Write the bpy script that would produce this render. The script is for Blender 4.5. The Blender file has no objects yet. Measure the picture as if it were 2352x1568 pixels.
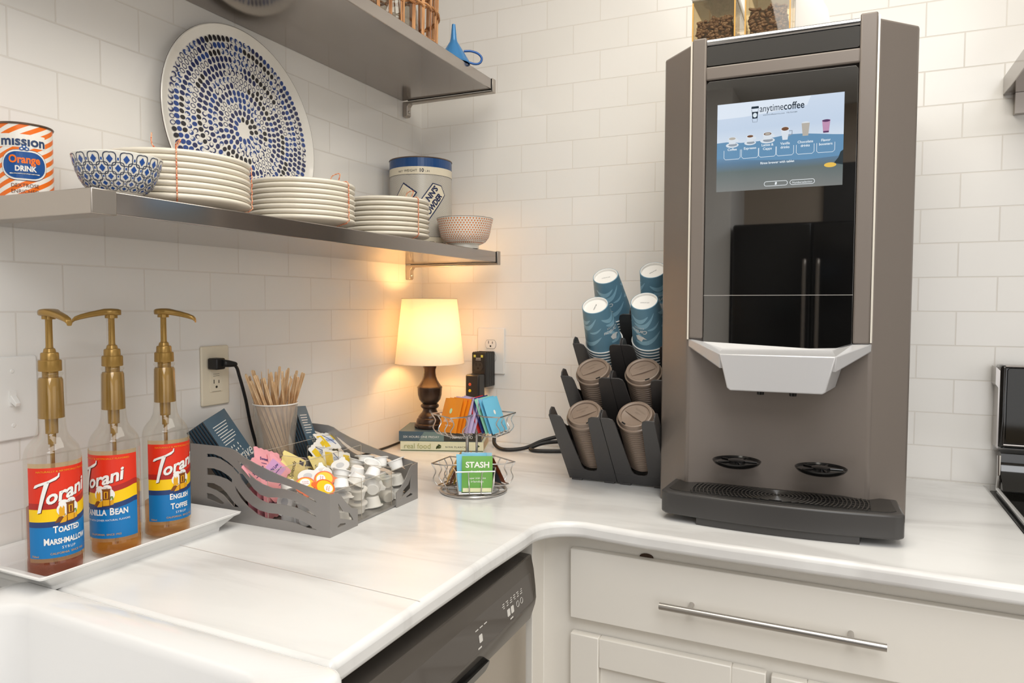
import bpy, bmesh, math, random
from mathutils import Vector, Matrix
C = bpy.context.scene.collection
SC = bpy.context.scene
PI = math.pi
Z0 = 0.914                      # the worktop stands 0.914 m above the floor; all heights below are measured from it

# ------------------------------------------------------------------ camera
F_PX = 1672.9
def make_camera():
    cd = bpy.data.cameras.new('camera'); co = bpy.data.objects.new('camera', cd); C.objects.link(co)
    cd.sensor_fit = 'HORIZONTAL'; cd.sensor_width = 36.0; cd.lens = F_PX * 36.0 / 2352.0; cd.clip_start = 0.02
    yaw, pitch, roll = -0.4240, -0.0498, 0.0023
    f = Vector((math.sin(yaw)*math.cos(pitch), math.cos(yaw)*math.cos(pitch), math.sin(pitch)))
    r = Vector((math.cos(yaw), -math.sin(yaw), 0)); u = r.cross(f)
    r2 = math.cos(roll)*r + math.sin(roll)*u; u2 = -math.sin(roll)*r + math.cos(roll)*u
    co.matrix_world = Matrix(((r2.x, u2.x, -f.x, 1.1710), (r2.y, u2.y, -f.y, -1.9248), (r2.z, u2.z, -f.z, 0.4012 + Z0), (0, 0, 0, 1)))
    SC.camera = co
make_camera()

# ------------------------------------------------------------------ light and exposure
w = bpy.data.worlds.new('world'); SC.world = w; w.use_nodes = True
w.node_tree.nodes['Background'].inputs[0].default_value = (1, 0.97, 0.93, 1)
w.node_tree.nodes['Background'].inputs[1].default_value = 0.5
def area(name, loc, size, power, col=(1, 1, 1), rot=(0, 0, 0)):
    l = bpy.data.lights.new(name, 'AREA'); l.shape = 'RECTANGLE'; l.size, l.size_y = size; l.energy = power; l.color = col
    o = bpy.data.objects.new(name, l); C.objects.link(o); o.location = (loc[0], loc[1], loc[2] + Z0); o.rotation_euler = rot
    return o
area('ceiling_area_light', (1.05,-1.00,1.57), (1.1,1.1), 17, (1.0, 0.95, 0.84))
area('ceiling_area_light', (1.30,-1.95,1.57), (0.8,0.8), 11, (0.97, 0.985, 1.0))  # extra unseen light, added to brighten the partition and the worktop front
area('ceiling_area_light', (1.90,-2.80,1.57), (1.1,1.0), 24, (0.96, 0.98, 1.0))  # unseen far light, added to brighten the partition mirrored in the glass
area('added_front_fill', (2.30,-3.5,0.50), (1.5,1.7), 14, (0.90, 0.95, 1.0), (math.radians(84), 0, math.radians(8)))  # unseen fill lamp behind the camera, added to brighten front faces
area('added_side_fill', (3.2,-1.3,0.6), (1.6,1.6), 7, (0.92, 0.96, 1.0), (math.radians(85), 0, math.radians(80)))  # unseen fill lamp, added at the right side of the room
SC.cycles.transparent_max_bounces = 32
SC.view_settings.view_transform = 'Standard'; SC.view_settings.look = 'None'
SC.view_settings.exposure = -0.08; SC.view_settings.gamma = 1.0; SC.view_settings.use_curve_mapping = False

# ------------------------------------------------------------------ materials
def lin(c):
    return tuple(((v/255)/12.92 if v/255 <= 0.04045 else ((v/255+0.055)/1.055)**2.4) for v in c) + (1,)
MATS = {}
def mat(name, col, rough=0.5, metal=0.0, spec=0.5, emit=None, es=0.0, alpha=None, trans=0.0, ior=1.45, coat=0.0, sss=0.0):
    if name in MATS: return MATS[name]
    m = bpy.data.materials.new(name); m.use_nodes = True; b = m.node_tree.nodes['Principled BSDF']
    b.inputs['Base Color'].default_value = lin(col); b.inputs['Roughness'].default_value = rough; b.inputs['Metallic'].default_value = metal
    b.inputs['Specular IOR Level'].default_value = spec; b.inputs['IOR'].default_value = ior
    b.inputs['Transmission Weight'].default_value = trans; b.inputs['Coat Weight'].default_value = coat
    if emit: b.inputs['Emission Color'].default_value = lin(emit); b.inputs['Emission Strength'].default_value = es
    MATS[name] = m; return m
def nodes(m): return m.node_tree.nodes, m.node_tree.links, m.node_tree.nodes['Principled BSDF']
def noise_bump(m, scale, strength, dist=0.001, stretch=(1, 1, 1)):
    n, l, b = nodes(m); tc = n.new('ShaderNodeTexCoord'); mp = n.new('ShaderNodeMapping'); mp.inputs['Scale'].default_value = stretch
    t = n.new('ShaderNodeTexNoise'); t.inputs['Scale'].default_value = scale
    bp = n.new('ShaderNodeBump'); bp.inputs['Strength'].default_value = strength; bp.inputs['Distance'].default_value = dist
    l.new(tc.outputs['Object'], mp.inputs['Vector']); l.new(mp.outputs['Vector'], t.inputs['Vector']); l.new(t.outputs['Fac'], bp.inputs['Height']); l.new(bp.outputs['Normal'], b.inputs['Normal'])
    return m
def noise_colour(m, c1, c2, scale, stretch=(1, 1, 1), lo=0.35, hi=0.65, detail=3.0, distort=0.0):
    n, l, b = nodes(m); tc = n.new('ShaderNodeTexCoord'); mp = n.new('ShaderNodeMapping'); mp.inputs['Scale'].default_value = stretch
    t = n.new('ShaderNodeTexNoise'); t.inputs['Scale'].default_value = scale; t.inputs['Detail'].default_value = detail; t.inputs['Distortion'].default_value = distort
    r = n.new('ShaderNodeValToRGB'); r.color_ramp.elements[0].position = lo; r.color_ramp.elements[1].position = hi
    r.color_ramp.elements[0].color = lin(c1); r.color_ramp.elements[1].color = lin(c2)
    l.new(tc.outputs['Object'], mp.inputs['Vector']); l.new(mp.outputs['Vector'], t.inputs['Vector']); l.new(t.outputs['Fac'], r.inputs['Fac']); l.new(r.outputs['Color'], b.inputs['Base Color'])
    return m
def clear(name, tint=(255, 255, 255), gloss=0.08, rough=0.02, body=0.0, bodycol=(255, 255, 255)):
    """thin clear plastic or glass: see-through with a fresnel sheen, optionally a little milky body"""
    if name in MATS: return MATS[name]
    m = bpy.data.materials.new(name); m.use_nodes = True; n, l = m.node_tree.nodes, m.node_tree.links
    n.remove(n['Principled BSDF']); out = n['Material Output']
    tr = n.new('ShaderNodeBsdfTransparent'); tr.inputs[0].default_value = lin(tint)
    gl = n.new('ShaderNodeBsdfGlossy'); gl.inputs['Roughness'].default_value = rough; gl.inputs[0].default_value = (1, 1, 1, 1)
    lw = n.new('ShaderNodeLayerWeight'); lw.inputs['Blend'].default_value = 0.5
    pw = n.new('ShaderNodeMath'); pw.operation = 'POWER'; pw.inputs[1].default_value = 3.5; l.new(lw.outputs['Facing'], pw.inputs[0])
    fr = n.new('ShaderNodeMath'); fr.operation = 'MULTIPLY_ADD'; fr.inputs[1].default_value = 0.45; fr.inputs[2].default_value = gloss*0.5; l.new(pw.outputs[0], fr.inputs[0])
    mx = n.new('ShaderNodeMixShader'); l.new(fr.outputs[0], mx.inputs[0])
    src = tr.outputs[0]
    if body > 0:
        df = n.new('ShaderNodeBsdfDiffuse'); df.inputs[0].default_value = lin(bodycol)
        m2 = n.new('ShaderNodeMixShader'); m2.inputs[0].default_value = body; l.new(tr.outputs[0], m2.inputs[1]); l.new(df.outputs[0], m2.inputs[2]); src = m2.outputs[0]
    l.new(src, mx.inputs[1]); l.new(gl.outputs[0], mx.inputs[2]); l.new(mx.outputs[0], out.inputs[0])
    MATS[name] = m; return m

# ------------------------------------------------------------------ mesh builder
class MB:
    def __init__(s): s.v = []; s.f = []; s.m = []; s.flat = set()
    def add(s, vs, fs, mi=0, M=None):
        o = len(s.v)
        s.v += [tuple(M @ Vector(p)) if M is not None else tuple(p) for p in vs]
        s.f += [tuple(i+o for i in q) for q in fs]; s.m += [mi]*len(fs); return s
    def box(s, a, b, mi=0, M=None):
        (x0, y0, z0), (x1, y1, z1) = a, b
        return s.add([(x0,y0,z0),(x1,y0,z0),(x1,y1,z0),(x0,y1,z0),(x0,y0,z1),(x1,y0,z1),(x1,y1,z1),(x0,y1,z1)],
                     [(3,2,1,0),(4,5,6,7),(0,1,5,4),(1,2,6,5),(2,3,7,6),(3,0,4,7)], mi, M)
    def prism(s, poly, depth, mi=0, M=None):
        """poly in x,y (counter-clockwise), extruded from z=0 to z=depth"""
        n = len(poly)
        return s.add([(x,y,0) for x,y in poly]+[(x,y,depth) for x,y in poly],
                     [tuple(range(n-1,-1,-1)), tuple(range(n,2*n))]+[(i,(i+1)%n,n+(i+1)%n,n+i) for i in range(n)], mi, M)
    def lathe(s, prof, seg=48, mi=0, M=None, a0=0.0, a1=None):
        full = a1 is None; a1 = a0+2*PI if full else a1
        n = len(prof); k = seg if full else seg+1
        vs = [(r*math.cos(a0+(a1-a0)*j/seg), r*math.sin(a0+(a1-a0)*j/seg), z) for j in range(k) for r, z in prof]
        fs = []
        for j in range(seg):
            j2 = (j+1) % k if full else j+1
            for i in range(n-1):
                q = (j*n+i, j2*n+i, j2*n+i+1, j*n+i+1)
                fs.append(q)
        return s.add(vs, fs, mi, M)
    def tube(s, path, r, seg=8, mi=0, closed=False, M=None, cap=True):
        P = [Vector(p) for p in path]; n = len(P); vs = []; fs = []
        rr = r if isinstance(r, (list, tuple)) else [r]*n
        up = None
        for i, p in enumerate(P):
            if closed: t = (P[(i+1)%n]-P[i-1])
            else: t = P[min(i+1,n-1)]-P[max(i-1,0)]
            t.normalize()
            if up is None:
                up = Vector((0,0,1)) if abs(t.z) < .9 else Vector((1,0,0))
            a = t.cross(up); 
            if a.length < 1e-6: a = t.orthogonal()
            a.normalize(); up = a.cross(t).normalized()
            for j in range(seg):
                an = 2*PI*j/seg; vs.append(p + a*math.cos(an)*rr[i] + up*math.sin(an)*rr[i])
        for i in range(n if closed else n-1):
            for j in range(seg):
                i2 = (i+1)%n; j2 = (j+1)%seg
                fs.append((i*seg+j, i*seg+j2, i2*seg+j2, i2*seg+j))
        if not closed and cap: fs += [tuple(range(seg-1,-1,-1)), tuple((n-1)*seg+j for j in range(seg))]
        return s.add(vs, fs, mi, M)
    def ball(s, c, r, seg=16, rings=8, mi=0, M=None):
        r = r if isinstance(r, (tuple, list)) else (r,r,r)
        prof = [(math.sin(PI*i/rings), -math.cos(PI*i/rings)) for i in range(rings+1)]
        T = Matrix.Translation(c) @ Matrix.Diagonal((r[0], r[1], r[2], 1))
        return s.lathe([(max(a,1e-4), b) for a, b in prof], seg, mi, (M @ T) if M is not None else T)
    def build(s, name, mats, parent=None, smooth=0.6, bevel=0.0, seg=2, loc=None, world=False):
        if world and parent is not None:
            r = parent
            while r.parent is not None: r = r.parent
            I = r.matrix_basis.inverted(); s.v = [tuple(I @ Vector(p)) for p in s.v]
        me = bpy.data.meshes.new(name); me.from_pydata(s.v, [], s.f)
        for m in (mats if isinstance(mats, (list, tuple)) else [mats]): me.materials.append(m)
        if len(me.materials) > 1: me.polygons.foreach_set('material_index', s.m)
        bm = bmesh.new(); bm.from_mesh(me)
        bmesh.ops.recalc_face_normals(bm, faces=bm.faces) if not getattr(s, 'keep', False) else None
        bm.to_mesh(me); bm.free()
        if smooth:
            me.polygons.foreach_set('use_smooth', [True]*len(me.polygons)); me.set_sharp_from_angle(angle=smooth)
        o = bpy.data.objects.new(name, me); C.objects.link(o)
        if parent is not None: o.parent = parent
        if loc is not None: o.location = loc
        if bevel:
            b = o.modifiers.new('bevel', 'BEVEL'); b.width = bevel; b.segments = seg; b.limit_method = 'ANGLE'; b.angle_limit = 0.7; b.harden_normals = False
        return o
TR = Matrix.Translation
def RX(a): return Matrix.Rotation(a, 4, 'X')
def RY(a): return Matrix.Rotation(a, 4, 'Y')
def RZ(a): return Matrix.Rotation(a, 4, 'Z')
def frame(o, e1, e2, e3):
    o, e1, e2, e3 = Vector(o), Vector(e1), Vector(e2), Vector(e3)
    return Matrix(((e1.x,e2.x,e3.x,o.x),(e1.y,e2.y,e3.y,o.y),(e1.z,e2.z,e3.z,o.z),(0,0,0,1)))
def thing(name, label, cat, loc=(0,0,0), rz=0.0, group=None):
    o = bpy.data.objects.new(name, None); C.objects.link(o); o.location = loc; o.rotation_euler = (0,0,rz); o.empty_display_size = 0.05
    return tag(o, label, cat, group)
def tag(o, label, cat, group=None):
    o['label'] = label; o['category'] = cat
    if group: o['group'] = group
    return o
def dup(root, M, label=None, group=None):
    """a copy of a thing with copies of its parts and sub-parts, at matrix M"""
    r = root.copy(); C.objects.link(r); r.matrix_world = M
    for ch in list(root.children):
        c = ch.copy(); C.objects.link(c); c.parent = r
        for g in list(ch.children):
            d = g.copy(); C.objects.link(d); d.parent = c
    if label: r['label'] = label
    if group: r['group'] = group
    return r
def rrect(x0, y0, x1, y1, r, n=4):
    out = []
    for cx, cy, a in ((x1-r,y0+r,-PI/2),(x1-r,y1-r,0),(x0+r,y1-r,PI/2),(x0+r,y0+r,PI)):
        for i in range(n+1): out.append((cx+r*math.cos(a+PI/2*i/n), cy+r*math.sin(a+PI/2*i/n)))
    return out
def smoothpath(pts, n=6, closed=False):
    P = [Vector(p) for p in pts]; N = len(P); out = []
    for i in range(N if closed else N-1):
        g = (lambda k: P[k % N]) if closed else (lambda k: P[max(0, min(N-1, k))])
        p0, p1, p2, p3 = g(i-1), g(i), g(i+1), g(i+2)
        for j in range(n):
            t = j/n
            out.append(0.5*((2*p1)+(-p0+p2)*t+(2*p0-5*p1+4*p2-p3)*t*t+(-p0+3*p1-3*p2+p3)*t**3))
    if not closed: out.append(P[-1])
    return out
# flat lettering: text outlines turned into plain faces
_TX = {}
def text2d(s, size, bold=0.0, shear=0.0, spacing=1.0, align='LEFT'):
    key = (s, size, bold, shear, spacing, align)
    if key in _TX: return _TX[key]
    cu = bpy.data.curves.new('lettering', 'FONT'); cu.body = s; cu.size = size; cu.offset = bold; cu.shear = shear
    cu.space_character = spacing; cu.align_x = align; cu.resolution_u = 3
    ob = bpy.data.objects.new('lettering', cu); me = bpy.data.meshes.new_from_object(ob)
    vs = [(v.co.x, v.co.y) for v in me.vertices]; fs = [tuple(p.vertices) for p in me.polygons]
    bpy.data.objects.remove(ob); bpy.data.meshes.remove(me); bpy.data.curves.remove(cu)
    _TX[key] = (vs, fs); return vs, fs
def put_text(mb, s, size, M, mi=0, fit=None, rot=0.0, **k):
    """lettering in the local x,y plane of M; fit = wanted width"""
    vs, fs = text2d(s, size, **k)
    if not vs: return
    if fit:
        x0 = min(v[0] for v in vs); x1 = max(v[0] for v in vs); q = fit/(x1-x0); vs = [(x*q, y) for x, y in vs]
    c, sn = math.cos(rot), math.sin(rot)
    mb.add([(c*x-sn*y, sn*x+c*y, 0) for x, y in vs], fs, mi, M)
def wrap(mb, poly_vs, poly_fs, surf, mi=0, sub=0.004):
    """faces given in (u,v) laid on a surface surf(u,v)->xyz, cut finely enough to follow it"""
    bm = bmesh.new(); bv = [bm.verts.new((x, y, 0)) for x, y in poly_vs]
    for f in poly_fs:
        try: bm.faces.new([bv[i] for i in f])
        except ValueError: pass
    xs = [p[0] for p in poly_vs]; ys = [p[1] for p in poly_vs]
    for ax, lo, hi in ((0, min(xs), max(xs)), (1, min(ys), max(ys))):
        st = sub if ax == 0 else sub*2; k = math.ceil(lo/st)
        while k*st < hi:
            no = (1,0,0) if ax == 0 else (0,1,0); co = (k*st,0,0) if ax == 0 else (0,k*st,0)
            bmesh.ops.bisect_plane(bm, geom=bm.verts[:]+bm.edges[:]+bm.faces[:], dist=1e-7, plane_co=co, plane_no=no); k += 1
    bm.verts.index_update()
    mb.add([surf(v.co.x, v.co.y) for v in bm.verts], [tuple(v.index for v in f.verts) for f in bm.faces], mi); bm.free()
def wrap_text(mb, s, size, surf, u, v, mi=0, fit=None, rot=0.0, sub=0.004, **k):
    vs, fs = text2d(s, size, **k)
    if fit:
        x0 = min(p[0] for p in vs); x1 = max(p[0] for p in vs); q = fit/(x1-x0); vs = [(x*q, y) for x, y in vs]
    c, sn = math.cos(rot), math.sin(rot)
    wrap(mb, [(u+c*x-sn*y, v+sn*x+c*y) for x, y in vs], fs, surf, mi, sub)
def wrap_poly(mb, poly, surf, mi=0, sub=0.004): wrap(mb, poly, [tuple(range(len(poly)))], surf, mi, sub)
def ellipse(cx, cy, rx, ry, n=20, rot=0.0):
    c, s = math.cos(rot), math.sin(rot)
    return [(cx+c*rx*math.cos(2*PI*i/n)-s*ry*math.sin(2*PI*i/n), cy+s*rx*math.cos(2*PI*i/n)+c*ry*math.sin(2*PI*i/n)) for i in range(n)]
def plate(outer, holes, depth):
    """flat plate with cut-outs, in x,y, extruded z 0..depth"""
    cu = bpy.data.curves.new('plate', 'CURVE'); cu.dimensions = '2D'; cu.fill_mode = 'BOTH'; cu.extrude = depth/2
    for p in [outer]+list(holes):
        sp = cu.splines.new('POLY'); sp.points.add(len(p)-1); sp.use_cyclic_u = True
        for i, (x, y) in enumerate(p): sp.points[i].co = (x, y, 0, 1)
    ob = bpy.data.objects.new('plate', cu); me = bpy.data.meshes.new_from_object(ob)
    vs = [(v.co.x, v.co.y, v.co.z+depth/2) for v in me.vertices]; fs = [tuple(p.vertices) for p in me.polygons]
    bpy.data.objects.remove(ob); bpy.data.meshes.remove(me); bpy.data.curves.remove(cu)
    return vs, fs
ORD = ['topmost','second','third','fourth','fifth','sixth','seventh','eighth','ninth','tenth','eleventh','twelfth','thirteenth','fourteenth','fifteenth','sixteenth','seventeenth','eighteenth','nineteenth','twentieth','twenty-first','twenty-second','twenty-third','twenty-fourth']
def nth(i, n): return 'lowest' if i == n-1 else ('topmost' if i == 0 else ORD[i]+' from the top')
# ------------------------------------------------------------------ the room
def tile_mat(name, axis, off):
    m = mat(name, (236,231,224), 0.16, spec=0.5); n, l, b = nodes(m)
    tc = n.new('ShaderNodeTexCoord'); sp = n.new('ShaderNodeSeparateXYZ'); l.new(tc.outputs['Object'], sp.inputs[0])
    mu = n.new('ShaderNodeMath'); mu.operation = 'MULTIPLY_ADD'; mu.inputs[1].default_value = 1 if axis == 'x' else -1; mu.inputs[2].default_value = -off
    l.new(sp.outputs[0 if axis == 'x' else 1], mu.inputs[0])
    ad = n.new('ShaderNodeMath'); ad.operation = 'ADD'; ad.inputs[1].default_value = 0.0; l.new(sp.outputs[2], ad.inputs[0])
    cb = n.new('ShaderNodeCombineXYZ'); l.new(mu.outputs[0], cb.inputs[0]); l.new(ad.outputs[0], cb.inputs[1])
    br = n.new('ShaderNodeTexBrick'); br.offset = 0.5; br.offset_frequency = 2; br.squash = 1.0
    for k, v in (('Scale',1),('Mortar Size',0.0016),('Mortar Smooth',0.35),('Bias',0),('Brick Width',0.1542),('Row Height',0.0778)): br.inputs[k].default_value = v
    br.inputs['Color1'].default_value = lin((243,240,236)); br.inputs['Color2'].default_value = lin((240,237,232)); br.inputs['Mortar'].default_value = lin((230,225,218))
    l.new(cb.outputs[0], br.inputs['Vector']); l.new(br.outputs['Color'], b.inputs['Base Color'])
    no = n.new('ShaderNodeTexNoise'); no.inputs['Scale'].default_value = 9.0; no.inputs['Detail'].default_value = 1.0; l.new(cb.outputs[0], no.inputs['Vector'])
    inv = n.new('ShaderNodeMath'); inv.operation = 'MULTIPLY_ADD'; inv.inputs[1].default_value = -1.0; inv.inputs[2].default_value = 1.0; l.new(br.outputs['Fac'], inv.inputs[0])
    sm = n.new('ShaderNodeMath'); sm.operation = 'MULTIPLY_ADD'; sm.inputs[1].default_value = 0.35; l.new(no.outputs['Fac'], sm.inputs[0]); l.new(inv.outputs[0], sm.inputs[2])
    bp = n.new('ShaderNodeBump'); bp.inputs['Strength'].default_value = 0.4; bp.inputs['Distance'].default_value = 0.0012; l.new(sm.outputs[0], bp.inputs['Height']); l.new(bp.outputs[0], b.inputs['Normal'])
    ro = n.new('ShaderNodeMath'); ro.operation = 'MULTIPLY_ADD'; ro.inputs[1].default_value = 0.5; ro.inputs[2].default_value = 0.16; l.new(br.outputs['Fac'], ro.inputs[0]); l.new(ro.outputs[0], b.inputs['Roughness'])
    return m
TILE_B = tile_mat('tile_back', 'x', 0.2529); TILE_L = tile_mat('tile_left', 'y', 0.2060)
PAINT = mat('wall_paint', (222,214,202), 0.6); CEIL = mat('ceiling_paint', (240,238,234), 0.7)
FLOOR = noise_colour(mat('floor_boards', (150,120,92), 0.35), (150,142,132), (178,170,160), 6, (1, 8, 1))
def struct(name, a, b, m, bevel=0):
    mb = MB(); mb.box(a, b); o = mb.build(name, m, None, bevel=bevel); o['kind'] = 'structure'; return o
FZ = -Z0; CZ = 1.60
struct('wall_left', (-0.12,-3.9,FZ), (0,0,CZ), TILE_L)
struct('wall_back', (-0.12,0,FZ), (3.3,0.12,CZ), TILE_B)
struct('wall_right', (3.3,-3.9,FZ), (3.42,0.12,CZ), PAINT)
struct('wall_front', (-0.12,-4.02,FZ), (3.42,-3.9,CZ), mat('front_wall_paint', (178,162,144), 0.6))
struct('floor', (-0.12,-4.02,FZ-0.1), (3.42,0.12,FZ), FLOOR)
struct('ceiling', (-0.12,-4.02,CZ), (3.42,0.12,CZ+0.1), CEIL)
# the far side of the kitchen, seen only mirrored in the machine's black glass
struct('wall_partition', (-0.0,-3.9,FZ), (0.60,-3.3,CZ), mat('partition_paint', (232,228,222), 0.6))
dr = struct('door_1', (1.06,-3.9,FZ), (1.62,-3.87,1.25), mat('dark_door', (34,30,27), 0.4))
mb = MB(); mb.tube([(1.11,-3.85,0.1),(1.11,-3.82,0.1),(1.19,-3.82,0.1)], 0.009); mb.build('door_handle', mat('dark_metal', (60,56,52), 0.3, 1.0), dr)
fr = thing('refrigerator', 'black side by side refrigerator against the far kitchen wall', 'refrigerator', (0.62,-3.88,FZ))
BLKAPP = mat('black_appliance', (22,21,21), 0.12)
mb = MB(); mb.box((0,0,0.02),(0.9,0.6,1.76)); mb.build('body', BLKAPP, fr, bevel=0.006)
for i, (a, b) in enumerate(((0.003,0.40),(0.406,0.897))):
    mb = MB(); mb.box((a,0.6,0.06),(b,0.66,1.75)); d = mb.build('door', BLKAPP, fr, bevel=0.008)
    hx = 0.37 if i == 0 else 0.436
    mb = MB(); mb.tube(smoothpath([(hx,0.66,0.55),(hx,0.70,0.60),(hx,0.71,1.05),(hx,0.70,1.5),(hx,0.66,1.55)],6), 0.011); mb.build('handle', mat('grey_handle', (120,112,104), 0.3, 0.6), d)

# ------------------------------------------------------------------ worktop
MARBLE = mat('marble_laminate', (236,234,230), 0.22, spec=0.5)
def marble():
    n, l, b = nodes(MARBLE); tc = n.new('ShaderNodeTexCoord')
    mp = n.new('ShaderNodeMapping'); mp.inputs['Rotation'].default_value = (0,0,math.radians(-4)); mp.inputs['Scale'].default_value = (1.3, 4.6, 1)
    t = n.new('ShaderNodeTexNoise'); t.inputs['Scale'].default_value = 2.4; t.inputs['Detail'].default_value = 4.0; t.inputs['Distortion'].default_value = 0.6
    r = n.new('ShaderNodeValToRGB'); e = r.color_ramp.elements; e[0].position = 0.34; e[0].color = lin((216,214,212)); e[1].position = 0.64; e[1].color = lin((238,237,235))
    x = e.new(0.50); x.color = lin((234,233,231))
    l.new(tc.outputs['Object'], mp.inputs[0]); l.new(mp.outputs[0], t.inputs['Vector']); l.new(t.outputs['Fac'], r.inputs[0]); l.new(r.outputs[0], b.inputs['Base Color'])
marble()
def arc(cx, cy, r, a0, a1, n=10): return [(cx+r*math.cos(a0+(a1-a0)*i/n), cy+r*math.sin(a0+(a1-a0)*i/n)) for i in range(n+1)]
CT = 0.030
def worktop():
    front = [(0.662,-1.285),(0.664,-1.08),(0.668,-0.90),(0.6745,-0.77)] + [(0.6745+0.075-0.075*math.cos(a), -0.735+0.072*math.sin(a)) for a in [PI/2*i/9 for i in range(10)]] + [(0.86,-0.676),(1.0,-0.682),(1.20,-0.684),(1.4785,-0.692)]
    outline = [(0.003,-0.003),(0.003,-1.262)] + [(0.10,-1.266)] + front + [(1.4785,-0.003)]
    mb = MB(); mb.prism(outline, CT, M=TR((0,0,-CT)))
    o = mb.build('worktop', MARBLE, None, bevel=0.009, seg=4)
    return tag(o, 'pale veined marble-look worktop turning the corner under the coffee machine', 'countertop')
wt = worktop()
SEAM = mat('worktop_joint', (228,219,213), 0.4)
mb = MB(); mb.add([(0.003,-1.049,0.0004),(0.660,-1.092,0.0004),(0.660,-1.0936,0.0004),(0.003,-1.0506,0.0004)], [(0,1,2,3)]); mb.build('joint_line', SEAM, wt)

# ------------------------------------------------------------------ sink
WHITE = mat('white_fireclay', (236,235,234), 0.14, coat=0.2)
def sink():
    t = thing('farmhouse_sink', 'glossy white farmhouse sink in the near corner of the worktop', 'sink', (0,0,0))
    mb = MB(); x0,x1,y0,y1 = 0.105,0.692,-2.05,-1.272; h = 0.006
    out = rrect(x0,y0,x1,y1,0.018,6); inn = rrect(x0+0.05,y0+0.05,x1-0.055,y1-0.050,0.05,6); bot = rrect(x0+0.065,y0+0.065,x1-0.07,y1-0.065,0.05,6); low = rrect(x0,y0,x1,y1,0.018,6)
    n = len(out)
    def sk(p): return (p[0], p[1]-0.022*(p[0]-0.1)/0.6)
    rings = [[(*sk(p),-0.25) for p in low],[(*sk(p),h-0.008) for p in out],[(*sk((p[0]*0.992+0.398*0.008,p[1]*0.992-1.66*0.008)),h-0.002) for p in out],[(*sk((p[0]*0.98+0.398*0.02,p[1]*0.98-1.66*0.02)),h) for p in out],[(*sk(p),h) for p in inn],
             [(*sk((p[0]*0.985+0.398*0.015,p[1]*0.985-1.66*0.015)),h-0.004) for p in inn],[(*sk((p[0]*0.975+0.398*0.025,p[1]*0.975-1.66*0.025)),h-0.014) for p in inn],[(*sk(p),-0.19) for p in bot],[(*sk((p[0]*0.93+0.398*0.07,p[1]*0.93-1.66*0.07)),-0.205) for p in bot]]
    vs = [q for r in rings for q in r]; fs = []
    for k in range(len(rings)-1):
        for i in range(n): fs.append((k*n+i, k*n+(i+1)%n, (k+1)*n+(i+1)%n, (k+1)*n+i))
    fs.append(tuple((len(rings)-1)*n+i for i in range(n))); fs.append(tuple(range(n-1,-1,-1)))
    mb.add(vs, fs); mb.build('basin', WHITE, t, smooth=0.9)
    mb = MB(); mb.lathe([(0.0001,-0.2045),(0.03,-0.2045),(0.042,-0.2025),(0.045,-0.2045)], 24, M=TR((0.40,-1.66,0))); mb.build('drain', mat('chrome', (214,214,214), 0.12, 1.0), t)
sink()

# ------------------------------------------------------------------ base cabinets
CREAM = mat('cream_paint', (240,235,226), 0.32)
noise_bump(CREAM, 60, 0.05, 0.0005)
STEEL = mat('brushed_steel', (190,186,182), 0.28, 1.0)
def cabinet():
    t = thing('base_cabinet', 'cream base cabinet under the coffee machine', 'cabinet', (0,0,0))
    mb = MB(); mb.prism([(0.02,-0.66),(0.02,-0.02),(1.476,-0.02),(1.476,-0.635),(0.70,-0.615),(0.648,-0.611),(0.648,-0.668),(0.60,-0.668),(0.60,-0.66)], 0.80, M=TR((0,0,-0.832)))
    mb.build('body', CREAM, t, bevel=0.0015)
    mb = MB(); mb.box((0.66,-0.545,FZ+0.001),(1.476,-0.02,-0.83)); mb.build('plinth', CREAM, t)
    def skew(x): return -0.6165-0.02*(x-0.70)/0.73
    def slab(name, x0, x1, z0, z1, panel=False):
        M = frame((x0, skew(x0)-0.0005, z0), ((x1-x0), skew(x1)-skew(x0), 0), (0,0,1), (0,-1,0))
        L = 1.0; mb = MB()
        if not panel: mb.box((0,0,0),(1,z1-z0,0.0185),M=M)
        else:
            w = 0.057/(x1-x0); H = z1-z0; q = 0.057
            for a, b in (((0,0,0),(w,H,0.0185)),((1-w,0,0),(1,H,0.0185)),((w,0,0),(1-w,q,0.0185)),((w,H-q,0),(1-w,H,0.0185))): mb.box(a,b,M=M)
            mb.box((w,q,0),(1-w,H-q,0.009),M=M)
        return mb.build(name, CREAM, t, bevel=0.0022)
    d = slab('drawer', 0.7115, 1.455, -0.194, -0.0605)
    mb = MB(); y = -0.672; mb.tube([(0.891,y,-0.1265),(1.2475,y-0.008,-0.1275)], 0.0062, 16)
    for x in (0.942,1.197): mb.tube([(x,y-0.002,-0.127),(x,-0.63,-0.1265)], 0.0047, 12)
    mb.build('handle', STEEL, d, smooth=0.8)
    mb = MB(); mb.prism(ellipse(0.855,-0.0610,0.013,0.007,16), 0.0012, M=frame((0,-0.6205,0),(1,0,0),(0,0,1),(0,-1,0))); mb.build('notch', mat('notch_dark', (70,50,36), 0.8), t)
    slab('door', 0.7125, 1.0685, -0.80, -0.2235, True); slab('door', 1.0765, 1.455, -0.80, -0.2255, True)
cabinet()

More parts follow.
